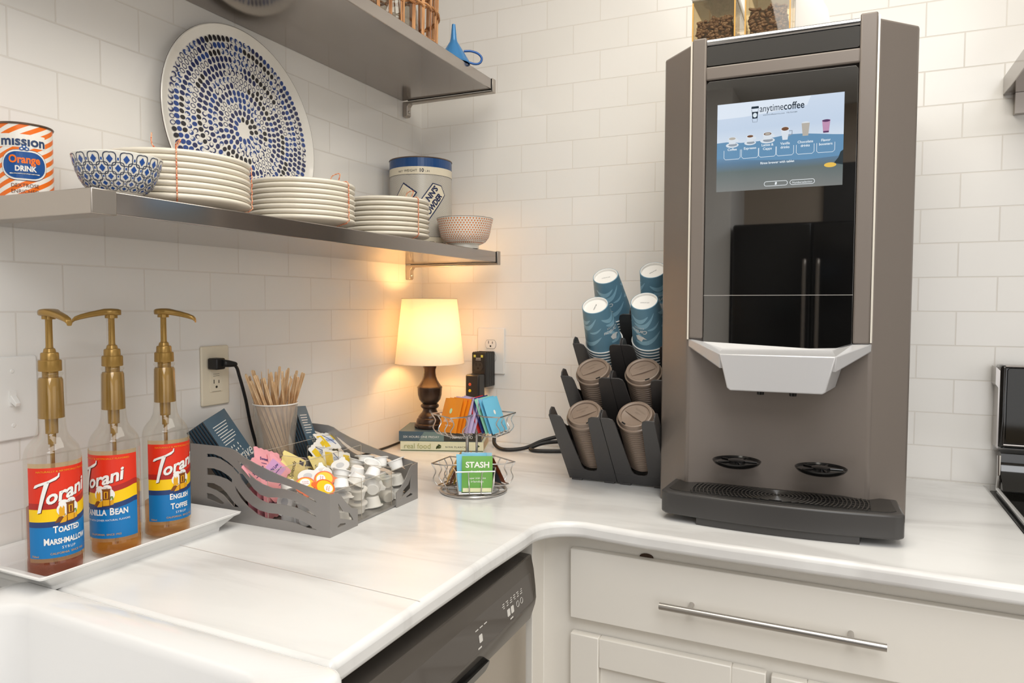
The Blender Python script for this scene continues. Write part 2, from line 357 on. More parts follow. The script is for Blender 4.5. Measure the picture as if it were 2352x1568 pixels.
# ------------------------------------------------------------------ dishwasher
def dishwasher():
    t = thing('dishwasher', 'stainless dishwasher with a dark control panel under the left worktop', 'dishwasher', (0,-0.70,0))
    GP = mat('dark_control_panel', (92,86,80), 0.16, 0.35); n0 = -0.562
    mb = MB(); mb.box((0.03,n0,-0.86),(0.612,-0.008,-0.04)); mb.build('body', mat('dishwasher_tub', (60,58,56), 0.5), t)
    prof = [(0.612,-0.052),(0.636,-0.0575),(0.6585,-0.0585),(0.664,-0.085),(0.6675,-0.115),(0.669,-0.137),(0.667,-0.150),(0.657,-0.181),(0.612,-0.181)]
    mb = MB(); mb.prism([(x,z) for x,z in prof], 0.562, M=frame((0,0,0),(1,0,0),(0,0,1),(0,-1,0)))
    cp = mb.build('control_panel', GP, t, smooth=0.35, bevel=0.002)
    # pocket handle, display inset and little printed marks
    mb = MB(); mb.prism(rrect(0,0,0.36,0.021,0.008), 0.012, M=frame((0.6565,-0.205,-0.1765),(0,-1,0),(0.36,0,0.93),(0.93,0,-0.36)))
    mb.build('pocket_handle', mat('pocket_black', (14,13,12), 0.15), cp)
    e2 = Vector((-0.035,0,1)).normalized()
    P = frame((0.6697,-0.018,-0.137),(0,-1,0),(-0.13,0,0.99),(0.99,0,0.13))
    mb = MB(); mb.prism(rrect(0.0,0.0,0.50,0.052,0.006), 0.0012, M=P); mb.build('display_inset', mat('panel_gloss', (88,82,77), 0.08), cp)
    mb = MB(); Q = P @ TR((0,0,0.0016)); PR = mat('panel_print', (226,222,216), 0.5)
    for i, x in enumerate((0.045,0.060,0.074,0.088,0.103,0.118)):
        for k in range(3): mb.add([(x,0.030+k*0.0035,0),(x+0.009-(i+k)%3*0.002,0.030+k*0.0035,0),(x+0.009-(i+k)%3*0.002,0.0315+k*0.0035,0),(x,0.0315+k*0.0035,0)],[(0,1,2,3)],0,Q)
    for x in (0.185,0.20,0.215): mb.add([(x,0.033,0),(x+0.010,0.033,0),(x+0.010,0.0348,0),(x,0.0348,0)],[(0,1,2,3)],0,Q)
    for x in (0.052,0.068): 
        mb.tube([(x+0.005*math.cos(a),0.019+0.005*math.sin(a),0.0004) for a in [2*PI*i/16 for i in range(16)]], 0.0005, 4, closed=True, M=Q)
    for x in (0.085,0.10,0.205): mb.prism(rrect(x,0.012,x+0.011,0.024,0.002), 0.0004, M=Q)
    for x in (0.09,0.21): mb.add([(x,0.004,0),(x+0.012,0.004,0),(x+0.012,0.0065,0),(x,0.0065,0)],[(0,1,2,3)],0,Q)
    mb.build('printed_marks', PR, cp)
    mb = MB(); mb.box((0.612,-0.562,-0.80),(0.650,-0.002,-0.184)); mb.build('door', mat('stainless_door', (196,188,178), 0.24, 0.9), t, bevel=0.003)
    mb = MB(); mb.box((0.03,n0,-0.80-0.112),(0.58,-0.008,-0.80)); mb.build('kick_plate', mat('black_plastic', (26,25,25), 0.4), t)
dishwasher()

# ------------------------------------------------------------------ stove at the right
def stove():
    t = thing('stove', 'black glass stove with chrome edging at the right end of the worktop', 'stove', (1.4845,-0.004,0))
    BG = mat('stove_black_glass', (20,19,17), 0.06, coat=0.5); CH = MATS.get('chrome') or mat('chrome', (214,214,214), 0.12, 1.0)
    mb = MB(); mb.box((0,-0.66,-0.90),(0.76,0,-0.012)); mb.build('body', BLKAPP, t, bevel=0.003)
    mb = MB(); mb.box((0,-0.68,-0.010),(0.76,-0.075,0.004)); ck = mb.build('cooktop', BG, t, bevel=0.003)
    mb = MB(); mb.tube([(0.004,-0.68,0.006),(0.004,-0.072,0.006),(0.010,-0.045,0.03),(0.010,-0.040,0.075)], 0.0045, 8); mb.build('chrome_trim', CH, ck); mb = MB(); mb.tube([(0.756,-0.68,0.006),(0.756,-0.05,0.006)], 0.0045, 8); mb.build('chrome_trim', CH, ck)
    mb = MB(); mb.prism([(-0.008,0.0),(-0.074,0.0),(-0.066,0.012),(-0.05,0.03),(-0.043,0.075),(-0.008,0.078)], 0.745, M=frame((0.012,0,0.005),(0,1,0),(0,0,1),(-1,0,0)) @ TR((0,0,-0.745)))
    mb.build('vent_cove', BG, t, smooth=0.9)
    mb = MB(); mb.box((0.004,-0.058,0.094),(0.756,0,0.274)); bg = mb.build('backguard', BG, t, bevel=0.006)
    mb = MB(); mb.prism(rrect(0.016,0.108,0.742,0.268,0.006), 0.0035, M=frame((0,-0.0585,0),(1,0,0),(0,0,1),(0,-1,0))); mb.build('glass_panel', mat('stove_panel', (30,27,20), 0.05), bg)
    fr = [(0.012,-0.0605,0.102),(0.012,-0.0605,0.272),(0.748,-0.0605,0.272),(0.748,-0.0605,0.102)]
    mb = MB(); mb.tube(fr, 0.003, 8, closed=True); mb.prism([(0.0,0.092),(0.0,0.262),(-0.008,0.27),(-0.008,0.232),(-0.003,0.225),(-0.003,0.095)], 0.05, M=frame((0.004,-0.002,0),(1,0,0),(0,0,1),(0,-1,0)))
    mb.build('chrome_frame', mat('stove_bezel', (176,170,166), 0.2, 0.9), bg)
    for x, y, r in ((0.2,-0.22,0.08),(0.2,-0.5,0.1),(0.56,-0.22,0.1),(0.56,-0.5,0.08)):
        mb = MB()
        for k in range(4): mb.tube([(x+(r-0.018*k)*math.cos(a), y+(r-0.018*k)*math.sin(a), 0.011) for a in [2*PI*i/28 for i in range(28)]], 0.005, 6, closed=True)
        mb.lathe([(r+0.02,0.0045),(r+0.015,0.008),(r,0.005)], 32, M=TR((x,y,0))); mb.build('burner', mat('burner_coil', (46,42,40), 0.4, 0.4), ck)
    for k in range(4):
        mb = MB(); mb.lathe([(0.0001,0.022),(0.018,0.022),(0.021,0.0)], 20, M=frame((0.14+0.16*k,-0.066,0.19),(1,0,0),(0,0,1),(0,-1,0))); mb.build('knob', BLKAPP, bg)
stove()

# ------------------------------------------------------------------ stainless wall shelves
SHELF = mat('shelf_steel', (164,157,152), 0.12, 0.92); noise_bump(SHELF, 40, 0.03, 0.0005, (1, 0.05, 1))
BRK = mat('bracket_steel', (176,168,160), 0.3, 0.9); GAP = mat('gap_shade', (20,18,16), 0.7)  # last colour is a dark strip standing in for shade in the bracket gap
def shelf(y_near, y_far, z0, th, depth, label, near_cap):
    t = thing('wall_shelf', label, 'shelf', (0,0,z0))
    mb = MB(); mb.box((0.001,y_near,0),(depth,y_far-0.003,th)); mb.build('slab', SHELF, t, bevel=0.0015)
    def bracket(y, w):
        mb = MB()
        d = depth+0.003
        poly = [(0.001,-0.044),(0.012,-0.044),(0.016,-0.040),(0.016,-0.016),(0.022,-0.008),(d,-0.006),(d,th+0.002),(d-0.005,th+0.002),(d-0.005,-0.0015),(0.001,-0.0015)]
        mb.prism(poly, w, M=frame((0,y,0),(1,0,0),(0,0,1),(0,-1,0)) @ TR((0,0,-w)))
        b = mb.build('bracket', BRK, t, bevel=0.0012)
        mb = MB(); mb.lathe([(0.0001,0.0018),(0.003,0.0018),(0.0045,0.0)], 14, M=frame((0.0165,y+w/2,-0.030),(0,1,0),(0,0,1),(1,0,0))); mb.build('screw', STEEL, b)
        mb = MB(); mb.box((0.02,y-0.004,-0.001),(d-0.002,y,th-0.0005)); mb.build('gap_strip', GAP, b)
    bracket(y_far, 0.020)
    if near_cap:
        mb = MB(); mb.box((0.003,y_near-0.002,-0.0018),(depth+0.002,y_near+0.034,th+0.0012)); mb.build('end_cap', BRK, t, bevel=0.0015)
    return t
SH2 = 0.549; SH1 = 1.018
shelf(-1.292, -0.094, 0.519, 0.030, 0.297, 'lower stainless wall shelf carrying the plate stacks and bowls', True)
shelf(-1.50, -0.105, 0.989, 0.029, 0.287, 'upper stainless wall shelf carrying the wicker basket and blue funnel', False)
t = thing('wall_shelf', 'short stainless shelf over the stove on the back wall', 'shelf', (1.484,0,0.863))
mb = MB(); mb.box((0,-0.30,0),(0.78,-0.001,0.040)); mb.build('slab', SHELF, t, bevel=0.0015)
mb = MB(); mb.box((0.02,-0.02,-0.045),(0.04,-0.001,-0.0005)); mb.build('bracket', BRK, t); mb = MB(); mb.box((0.74,-0.02,-0.045),(0.76,-0.001,-0.0005)); mb.build('bracket', BRK, t)
# ------------------------------------------------------------------ coffee machine
def coffee_machine():
    t = thing('coffee_machine', 'tall dark grey coffee machine with a lit touch screen on the worktop', 'coffee machine', (1.061,0,0.0004))
    GREY = mat('machine_grey', (126,117,110), 0.33, 0.15, spec=0.4); noise_bump(GREY, 900, 0.03, 0.0002)
    TRIM = mat('machine_trim', (236,228,214), 0.25, 0.3)
    SILVER = mat('machine_silver', (205,204,205), 0.3, 0.25)
    GLASS = mat('machine_black_glass', (10,10,10), 0.02, ior=2.7)
    DARK = mat('machine_tray', (66,64,63), 0.3); BLK = mat('gloss_black_plastic', (17,16,16), 0.15)
    H = 0.897
    mb = MB(); mb.prism([(-0.2258,-0.430),(-0.160,-0.4985),(-0.154,-0.4985),(-0.120,-0.4850),(0.120,-0.4850),(0.154,-0.4985),(0.160,-0.4985),(0.2258,-0.430),(0.2258,-0.420),(0.200,-0.412),(0.200,-0.03),(-0.200,-0.03),(-0.200,-0.412),(-0.2258,-0.420)], H)
    mb.build('body', GREY, t, bevel=0.005, seg=3)
    mb = MB(); mb.prism([(-0.1515,-0.4984),(-0.1200,-0.4855),(0.1200,-0.4855),(0.1515,-0.4984)], 0.014, M=TR((0,0,0.8825))); mb.build('top_cover', GREY, t)
    # upper front frame around the glass
    mb = MB(); yf = -0.5060
    for a, b in (((-0.157,-0.499,0.338),(-0.131,yf,0.903)),((0.1295,-0.499,0.334),(0.157,yf,0.906)),((-0.132,-0.499,0.823),(0.131,yf,0.848))):
        mb.box((a[0],b[1],a[2]),(b[0],a[1],b[2]))
    fp = mb.build('front_frame', GREY, t, bevel=0.003)
    for x in (-0.1588,0.1588): mb = MB(); mb.box((x-0.0016,-0.5055,0.336),(x+0.0016,-0.4975,0.899)); mb.build('trim_strip', TRIM, t)
    mb = MB(); mb.prism([(-0.1300,0.3330),(-0.093,0.3205),(0.0,0.3205),(0.097,0.3225),(0.1285,0.3330),(0.1285,0.8135),(0.1240,0.8190),(-0.1255,0.8210),(-0.1300,0.8165)], 0.006, M=frame((0,-0.4985,0),(1,0,0),(0,0,1),(0,-1,0)))
    g = mb.build('glass_front', GLASS, t, bevel=0.001)
    mb = MB(); mb.box((-0.1298,-0.5049,0.4198),(0.1283,-0.5046,0.4206)); mb.build('glass_joint', mat('joint_line_grey', (190,186,180), 0.4), g)
    mb = MB(); mb.prism(rrect(-0.1305,0.850,0.1290,0.886,0.004), 0.0045, M=frame((0,-0.4985,0),(1,0,0),(0,0,1),(0,-1,0))); tw = mb.build('top_window', GLASS, t)
    mb = MB(); mb.tube([(-0.1305,-0.4985,0.8935),(0.1290,-0.4985,0.8935)], 0.0068, 16); mb.build('top_bar', mat('bar_chrome', (206,206,208), 0.16, 1.0), t, smooth=0.9)
    # touch screen, its picture made of small flat shapes that glow
    W, Hs = 0.2165, 0.1615
    S = frame((-0.1095,-0.50475,0.7755),(1,0,0),(0,0,-1),(0,-1,0))     # u to the right, v downwards
    def glow(name, c, k=1.0): return mat('screen_'+name, (4,4,4), 0.06, emit=c, es=k)
    scm = glow('background', (200,215,232)); n, l, b = nodes(scm)
    tc = n.new('ShaderNodeTexCoord'); sp = n.new('ShaderNodeSeparateXYZ'); r = n.new('ShaderNodeValToRGB'); mp = n.new('ShaderNodeMapRange')
    mp.inputs[1].default_value = 0.7755; mp.inputs[2].default_value = 0.614
    l.new(tc.outputs['Object'], sp.inputs[0]); l.new(sp.outputs[2], mp.inputs[0]); l.new(mp.outputs[0], r.inputs[0]); l.new(r.outputs[0], b.inputs['Emission Color'])
    e = r.color_ramp.elements; e[0].position = 0.0; e[0].color = lin((208,222,240)); e[1].position = 1.0; e[1].color = lin((128,130,128))  # grey last stop paints a pale reflection into the screen's bottom
    for p, c in ((0.30,(200,216,236)),(0.45,(214,226,240)),(0.55,(120,160,196)),(0.68,(96,128,156)),(0.78,(104,116,116))): q = e.new(p); q.color = lin(c)
    mb = MB(); mb.add([(0,0,0),(W,0,0),(W,Hs,0),(0,Hs,0)],[(0,1,2,3)],0,S); sc = mb.build('screen', scm, t)
    def U(p): return [(x*W, y*Hs) for x, y in p]
    def sheet(name, shapes, m, lift):
        mb = MB()
        for p in shapes: mb.add([(x,y,lift) for x, y in p],[tuple(range(len(p)))],0,S)
        return mb.build(name, m, sc)
    sheet('sky_band', [U([(0,0),(0.75,0),(0.72,0.10),(0.45,0.14),(0.22,0.165),(0,0.17)])], glow('white_band', (226,236,248)), 0.0001)
    sheet('hills', [U([(0,0.44),(0.08,0.435),(0.2,0.455),(0.35,0.452),(0.47,0.425),(0.58,0.405),(0.70,0.41),(0.80,0.425),(0.92,0.445),(1.0,0.455),(1.0,0.68),(0.72,0.70),(0.3,0.66),(0,0.62)])], glow('hill_blue', (104,148,184)), 0.0002)
    sheet('tree', [U([(0.93,0.76),(0.965,0.70),(0.98,0.64),(1.0,0.62),(1.0,0.78)])], glow('tree_dark', (48,60,66)), 0.0003)
    sheet('sun_spot', [[(0.905*W+0.010*math.cos(a), 0.775*Hs+0.0042*math.sin(a)) for a in [2*PI*i/20 for i in range(20)]]], glow('amber', (238,196,92)), 0.0003)
    # brand line
    INK = glow('ink', (38,52,66)); T = S @ TR((0,0,0.0005)) @ Matrix.Diagonal((1,-1,1,1))
    mb = MB(); put_text(mb, 'anytime', 0.0180, T @ TR((0.347*W,-0.128*Hs,0)), fit=0.0405); put_text(mb, 'coffee', 0.0180, T @ TR((0.538*W,-0.128*Hs,0)), fit=0.0345, bold=0.00025)
    put_text(mb, 'anytimecoffeeservice.com', 0.0034, T @ TR((0.375*W,-0.172*Hs,0)), fit=0.037); put_text(mb, '770.734.9389', 0.0034, T @ TR((0.56*W,-0.172*Hs,0)), fit=0.018)
    mb.build('brand_lettering', INK, sc)
    def q(x, y): return (0.278*W+x*0.014, 0.055*Hs+y*0.029)
    sheet('cup_logo', [[q(*p) for p in ((0.02,0.16),(0.06,0.02),(0.94,0.02),(0.98,0.16))],[q(*p) for p in ((0.10,0.36),(0.90,0.36),(0.82,0.78),(0.18,0.78))]], INK, 0.0004)
    mb = MB()
    for pts in ([(0.06,0.20),(0.14,0.36)],[(0.94,0.20),(0.86,0.36)],[(0.17,0.8),(0.22,1.0),(0.78,1.0),(0.83,0.8)]): mb.tube([(*q(*p),0.0004) for p in pts], 0.0003, 4, M=S)
    mb.build('cup_outline', INK, sc)
    sheet('cup_badge', [ellipse(*q(0.5,0.57), 0.0036, 0.0042)], glow('badge', (226,238,246)), 0.0006)
    # drinks, captions and buttons
    white = glow('caption_white', (240,246,250)); porc = glow('porcelain', (222,230,238)); grey = glow('porcelain_shade', (150,160,172)); dk = glow('drink_dark', (120,84,62)); lt = glow('drink_light', (186,180,170)); pk = glow('drink_pink', (196,150,182)); pd = glow('pink_dark', (92,58,98))
    cx = [0.128,0.275,0.415,0.555,0.712,0.868]; cyv = [0.425,0.415,0.405,0.385,0.360,0.345]
    P, G, D, L, K, KD, CB = [], [], [], [], [], [], []
    for i in (0,1,2):
        x, y = cx[i]*W, cyv[i]*Hs; k = (1.0,0.9,1.1)[i]
        P.append(ellipse(x, y+0.008, 0.0115*k, 0.0045*k)); G.append(ellipse(x+0.001, y+0.0075, 0.0080*k, 0.0028*k))
        CB.append([(x-0.0075*k,y-0.004),(x+0.0075*k,y-0.004),(x+0.0055*k,y+0.006),(x-0.0055*k,y+0.006)]); CB.append(ellipse(x,y-0.004,0.0075*k,0.0032*k))
        (D if i else L).append(ellipse(x,y-0.004,0.0060*k,0.0024*k))
        if i == 2: L.append(ellipse(x,y-0.0040,0.0044*k,0.0017*k))
        P.append(ellipse(x+0.009*k,y,0.0022,0.0026)) 
    x, y = cx[3]*W, cyv[3]*Hs
    P.append([(x-0.0078,y-0.007),(x+0.0070,y-0.007),(x+0.0040,y+0.0125),(x-0.0045,y+0.0125)]); P.append(ellipse(x-0.0004,y-0.007,0.0074,0.0042)); D.append(ellipse(x-0.0004,y-0.007,0.0062,0.0033))
    x, y = cx[4]*W, cyv[4]*Hs; L.append([(x-0.0068,y-0.010),(x+0.0068,y-0.010),(x+0.0046,y+0.0125),(x-0.0046,y+0.0125)]); P.append(ellipse(x,y-0.010,0.0068,0.0028))
    x, y = cx[5]*W, cyv[5]*Hs; K.append([(x-0.0068,y-0.010),(x+0.0068,y-0.010),(x+0.0046,y+0.0125),(x-0.0046,y+0.0125)]); KD.append(ellipse(x,y-0.0085,0.0066,0.0022)); KD.append([(x-0.0048,y+0.0095),(x+0.0048,y+0.0095),(x+0.0044,y+0.0125),(x-0.0044,y+0.0125)])
    sheet('drink_cups', P, porc, 0.0004); sheet('saucer_shade', G, grey, 0.00045); sheet('cup_bodies', CB, porc, 0.0005); sheet('dark_drinks', D, dk, 0.0006); [sheet('drink_print', [p], lt, 0.0007) for p in L]; sheet('pink_glass', K, pk, 0.0004); sheet('pink_glass_shade', KD, pd, 0.0005)
    mb = MB(); x, y = cx[3]*W, cyv[3]*Hs; mb.tube([(x+0.0062,y-0.003,0.0004),(x+0.0115,y-0.003,0.0004),(x+0.0115,y+0.003,0.0004),(x+0.0052,y+0.006,0.0004)], 0.0009, 6, M=S); mb.build('mug_handle', grey, sc)
    caps = [['Coffee'],['Espresso'],['Lattes &','Capps'],['Vanilla','drinks'],['Chocolate','drinks'],['Flavor','boosters']]
    mb = MB(); fm = MB()
    for i, ls in enumerate(caps):
        for j, s in enumerate(ls): put_text(mb, s, 0.0062, T @ TR((cx[i]*W, -(0.535+0.042*(j-(len(ls)-1)/2))*Hs, 0)), align='CENTER', bold=0.0001)
        x0, x1, y0, y1 = (cx[i]-0.068)*W, (cx[i]+0.068)*W, 0.53*Hs, 0.635*Hs
        fm = MB(); fm.tube([(x0,y0,0.0005),(x0,y1-0.003,0.0005),(x0+0.003,y1,0.0005),(x1-0.003,y1,0.0005),(x1,y1-0.003,0.0005),(x1,y0,0.0005)], 0.00035, 4, M=S); fm.build('button_frame', white, sc)
    put_text(mb, 'Rinse brewer with tablet', 0.0058, T @ TR((0.495*W,-0.715*Hs,0)), align='CENTER', bold=0.0001)
    for u0, u1 in ((0.395,0.580),(0.600,0.790)): fm = MB(); fm.tube([(p[0],p[1],0.0005) for p in rrect(u0*W,0.915*Hs,u1*W,0.965*Hs,0.0039)], 0.0004, 4, closed=True, M=S); fm.build('button_frame', white, sc)
    put_text(mb, 'Numberselection', 0.0052, T @ TR((0.695*W,-0.953*Hs,0)), align='CENTER', fit=0.033)
    mb.add([(0.483*W,0.925*Hs,0.0005),(0.497*W,0.925*Hs,0.0005),(0.494*W,0.955*Hs,0.0005),(0.480*W,0.955*Hs,0.0005)],[(0,1,2,3)],0,S)
    mb.build('lettering', white, sc)
    # silver dispensing lip
    mb = MB()
    V = [(-0.1590,-0.4980,0.3375),(-0.131,-0.5065,0.3325),(-0.093,-0.5075,0.3205),(0.097,-0.5075,0.3220),(0.1300,-0.5065,0.3325),(0.1605,-0.4980,0.3345),(0.104,-0.580,0.3150),(0.008,-0.583,0.3140),(-0.088,-0.580,0.3145),
         (-0.1590,-0.4980,0.3220),(-0.088,-0.574,0.2880),(0.104,-0.574,0.2880),(0.1605,-0.4980,0.3205),(-0.10,-0.488,0.288),(0.10,-0.488,0.288),(-0.1590,-0.488,0.330),(0.1605,-0.488,0.330)]
    F = [(0,1,8),(1,2,8),(2,3,6,7,8),(3,4,6),(4,5,6),(0,8,10,9),(8,7,6,11,10),(6,5,12,11),(9,10,13),(10,11,14,13),(11,12,14),(0,9,13,15),(5,16,14,12),(0,15,16,5,4,3,2,1),(13,14,16,15)]
    mb.add(V, F); lip = mb.build('dispensing_lip', SILVER, t, smooth=0.25, bevel=0.0018)
    mb = MB(); fr = [(-0.088,0.3145),(0.104,0.3150),(0.089,0.2545),(0.084,0.2500),(-0.068,0.2495),(-0.0735,0.2545)]; n = len(fr)
    mb.add([(x,-0.5835,z) for x, z in fr]+[(x*1.12+0.004,-0.488,z*0.985+0.004) for x, z in fr], [tuple(range(n)), tuple(range(2*n-1,n-1,-1))]+[(i,(i+1)%n,n+(i+1)%n,n+i) for i in range(n)])
    mb.build('spout_cover', SILVER, lip, smooth=0.25, bevel=0.002)
    mb = MB()
    for x in (-0.02,0.035): mb.lathe([(0.0001,0.240),(0.006,0.240),(0.007,0.252)], 16, M=TR((x,-0.54,0)))
    mb.build('nozzle', BLK, lip)
    # cup rests
    for x in (-0.0605,0.0835):
        mb = MB(); mb.lathe([(0.0001,0.104),(0.030,0.104),(0.039,0.108),(0.0430,0.1125),(0.0436,0.1145),(0.0422,0.1150),(0.040,0.1120),(0.0001,0.1120)], 40, M=TR((x,-0.533,0)))
        for a in range(5): mb.tube([(x+0.010*math.cos(a*1.257),-0.533+0.010*math.sin(a*1.257),0.1130),(x+0.036*math.cos(a*1.257),-0.533+0.036*math.sin(a*1.257),0.1130)], 0.0016, 6)
        mb.lathe([(0.0001,0.1165),(0.012,0.1165),(0.0155,0.1150),(0.0155,0.112)], 20, M=TR((x,-0.533,0)))
        mb.build('cup_rest', BLK, t, smooth=0.7)
    # drip tray
    ax = 0.0115; fy = lambda x: -0.5995+0.021*((x-ax)/0.203)**2
    xs = [ax-0.203+0.406*i/24 for i in range(25)]
    def outl(ins, back): 
        p = [(x*(1-ins/0.203)+ax*ins/0.203, fy(x)+ins) for x in xs]
        p[0] = (p[0][0], p[0][1]+0.010); p[-1] = (p[-1][0], p[-1][1]+0.010)
        p.insert(1, (xs[0]*(1-ins/0.203)+ax*ins/0.203+0.009, fy(xs[0])+ins)); p.insert(-1, (xs[-1]*(1-ins/0.203)+ax*ins/0.203-0.009, fy(xs[-1])+ins))
        return p+[(p[-1][0]-0.006,back),(p[0][0]+0.006,back)]
    mb = MB(); mb.prism(outl(0,-0.47), 0.0425, M=TR((0,0,0.0130))); tr = mb.build('drip_tray', DARK, t, bevel=0.004, seg=3)
    mb = MB(); mb.prism([(-0.133,-0.50)]+[(x,fy(x)+0.006) for x in xs if -0.134 < x < 0.157]+[(0.156,-0.50)], 0.0135); mb.build('tray_foot', DARK, tr)
    mb = MB(); mb.prism(outl(0.012,-0.478), 0.0012, M=TR((0,0,0.0553))); mb.build('grille_plate', mat('grille_dark', (50,48,46), 0.35), tr)
    mb = MB(); gx0, gx1, gy0, gy1 = ax-0.150, ax+0.152, -0.578, -0.4995; cxg, cyg = ax, -0.538
    mb.prism([(gx0,gy0+0.012),(ax-0.08,gy0),(ax+0.08,gy0),(gx1,gy0+0.012),(gx1,gy1),(gx0,gy1)], 0.0006, M=TR((0,0,0.0565))); mb.build('grille_well', mat('well_black', (8,8,8), 0.6), tr)
    mb = MB()
    for k in range(1, 23):
        R = 0.0068*k; run = []
        for i in range(0, 97):
            a = 2*PI*i/96; p = (cxg+R*math.cos(a), cyg+R*math.sin(a))
            ok = gx0 < p[0] < gx1 and gy0 < p[1] < gy1
            if ok: run.append((p[0],p[1],0.0580))
            if (not ok or i == 96) and run:
                if len(run) > 1: mb.tube(run, 0.0014, 6)
                run = []
    for yy in (-0.570,-0.552,-0.538,-0.522,-0.506): mb.box((gx0,yy-0.0012,0.0566),(gx1,yy+0.0012,0.0572))
    mb.build('grille_rings', mat('grille_ring', (58,55,52), 0.25), tr, smooth=0.9)
    # bean hoppers
    CLR = clear('hopper_clear', (250,244,230), 0.06); EDGE = mat('hopper_edge', (206,160,84), 0.2); LID = clear('hopper_lid', (214,212,208), 0.08)
    for i, (x0, x1) in enumerate(((-0.178,-0.094),(-0.076,0.0085))):
        y0, y1, z0, z1 = -0.402, -0.20, H+0.0008, 1.016 if i == 0 else 1.05
        mb = MB()
        for a, b in (((x0,y0,z0),(x1,y0+0.002,z1)),((x0,y1-0.002,z0),(x1,y1,z1)),((x0,y0+0.002,z0),(x0+0.002,y1-0.002,z1)),((x1-0.002,y0+0.002,z0),(x1,y1-0.002,z1))): mb.box(a, b)
        h = mb.build('bean_hopper', CLR, t)
        for x in (x0+0.001,x1-0.001):
            for y in (y0+0.001,y1-0.001): mb = MB(); mb.box((x-0.0014,y-0.0014,z0),(x+0.0014,y+0.0014,z1-0.005)); mb.build('corner_post', EDGE, h)
        mb = MB(); mb.box((x0-0.002,y0-0.002,z1),(x1+0.002,y1+0.002,z1+0.012)); mb.box((x0-0.001,y0-0.001,z1-0.004),(x1+0.001,y1+0.001,z1-0.0002)); mb.build('lid', LID, h, bevel=0.002)
        rnd = random.Random(5+i); mb = MB(); top = 0.976 if i == 0 else 0.983
        def bean(x, y, z):
            k = rnd.uniform(0.9,1.1); M = TR((x,y,z)) @ RZ(rnd.uniform(0,6.28)) @ RX(rnd.uniform(-1.2,1.2)) @ RY(rnd.uniform(-0.8,0.8))
            mb.ball((0,0,0), (0.0062*k,0.0042*k,0.0030*k), 10, 6, 0, M)
            mb.tube([M @ Vector((d*0.0050*k, 0.0004*math.sin(d*3), 0.0029*k-abs(d)*0.0011)) for d in (-1,-0.5,0,0.5,1)], 0.0005, 4, 1)
        for _ in range(330):
            side = rnd.random()
            if side < 0.62: bean(rnd.uniform(x0+0.0095,x1-0.0095), y0+0.0095+rnd.uniform(0,0.004), rnd.uniform(z0+0.0078, top-0.002+0.008*rnd.random()))
            elif side < 0.82: bean(rnd.uniform(x0+0.0095,x1-0.0095), rnd.uniform(y0+0.0095,y1-0.0095), top+0.004*rnd.random())
            else: bean(rnd.choice((x0+0.0095,x1-0.0095)), rnd.uniform(y0+0.0095,y1-0.0095), rnd.uniform(z0+0.0078, top))
        mb.box((x0+0.009,y0+0.010,z0+0.0005),(x1-0.009,y1-0.010,top-0.003), 1)
        o = mb.build('coffee_beans', [mat('coffee_bean', (116,94,84), 0.24), mat('bean_crease', (46,28,20), 0.6)], None, smooth=0.9); o.location = (1.061,0,0.0004)
        tag(o, ['dark roasted coffee beans filling the left clear hopper on the machine','dark roasted coffee beans filling the right clear hopper on the machine'][i], 'coffee beans'); o['kind'] = 'stuff'
    mb = MB(); mb.prism([(0.0,0.0),(0.080,0.0),(0.062,0.10),(0.03,0.16),(0.0,0.16)], 0.006, M=frame((0.0105,-0.30,H+0.0005),(1,0,0),(0,0,1),(0,1,0))); mb.build('hopper_guard', mat('white_plastic', (238,236,233), 0.35), t, bevel=0.001)
coffee_machine()

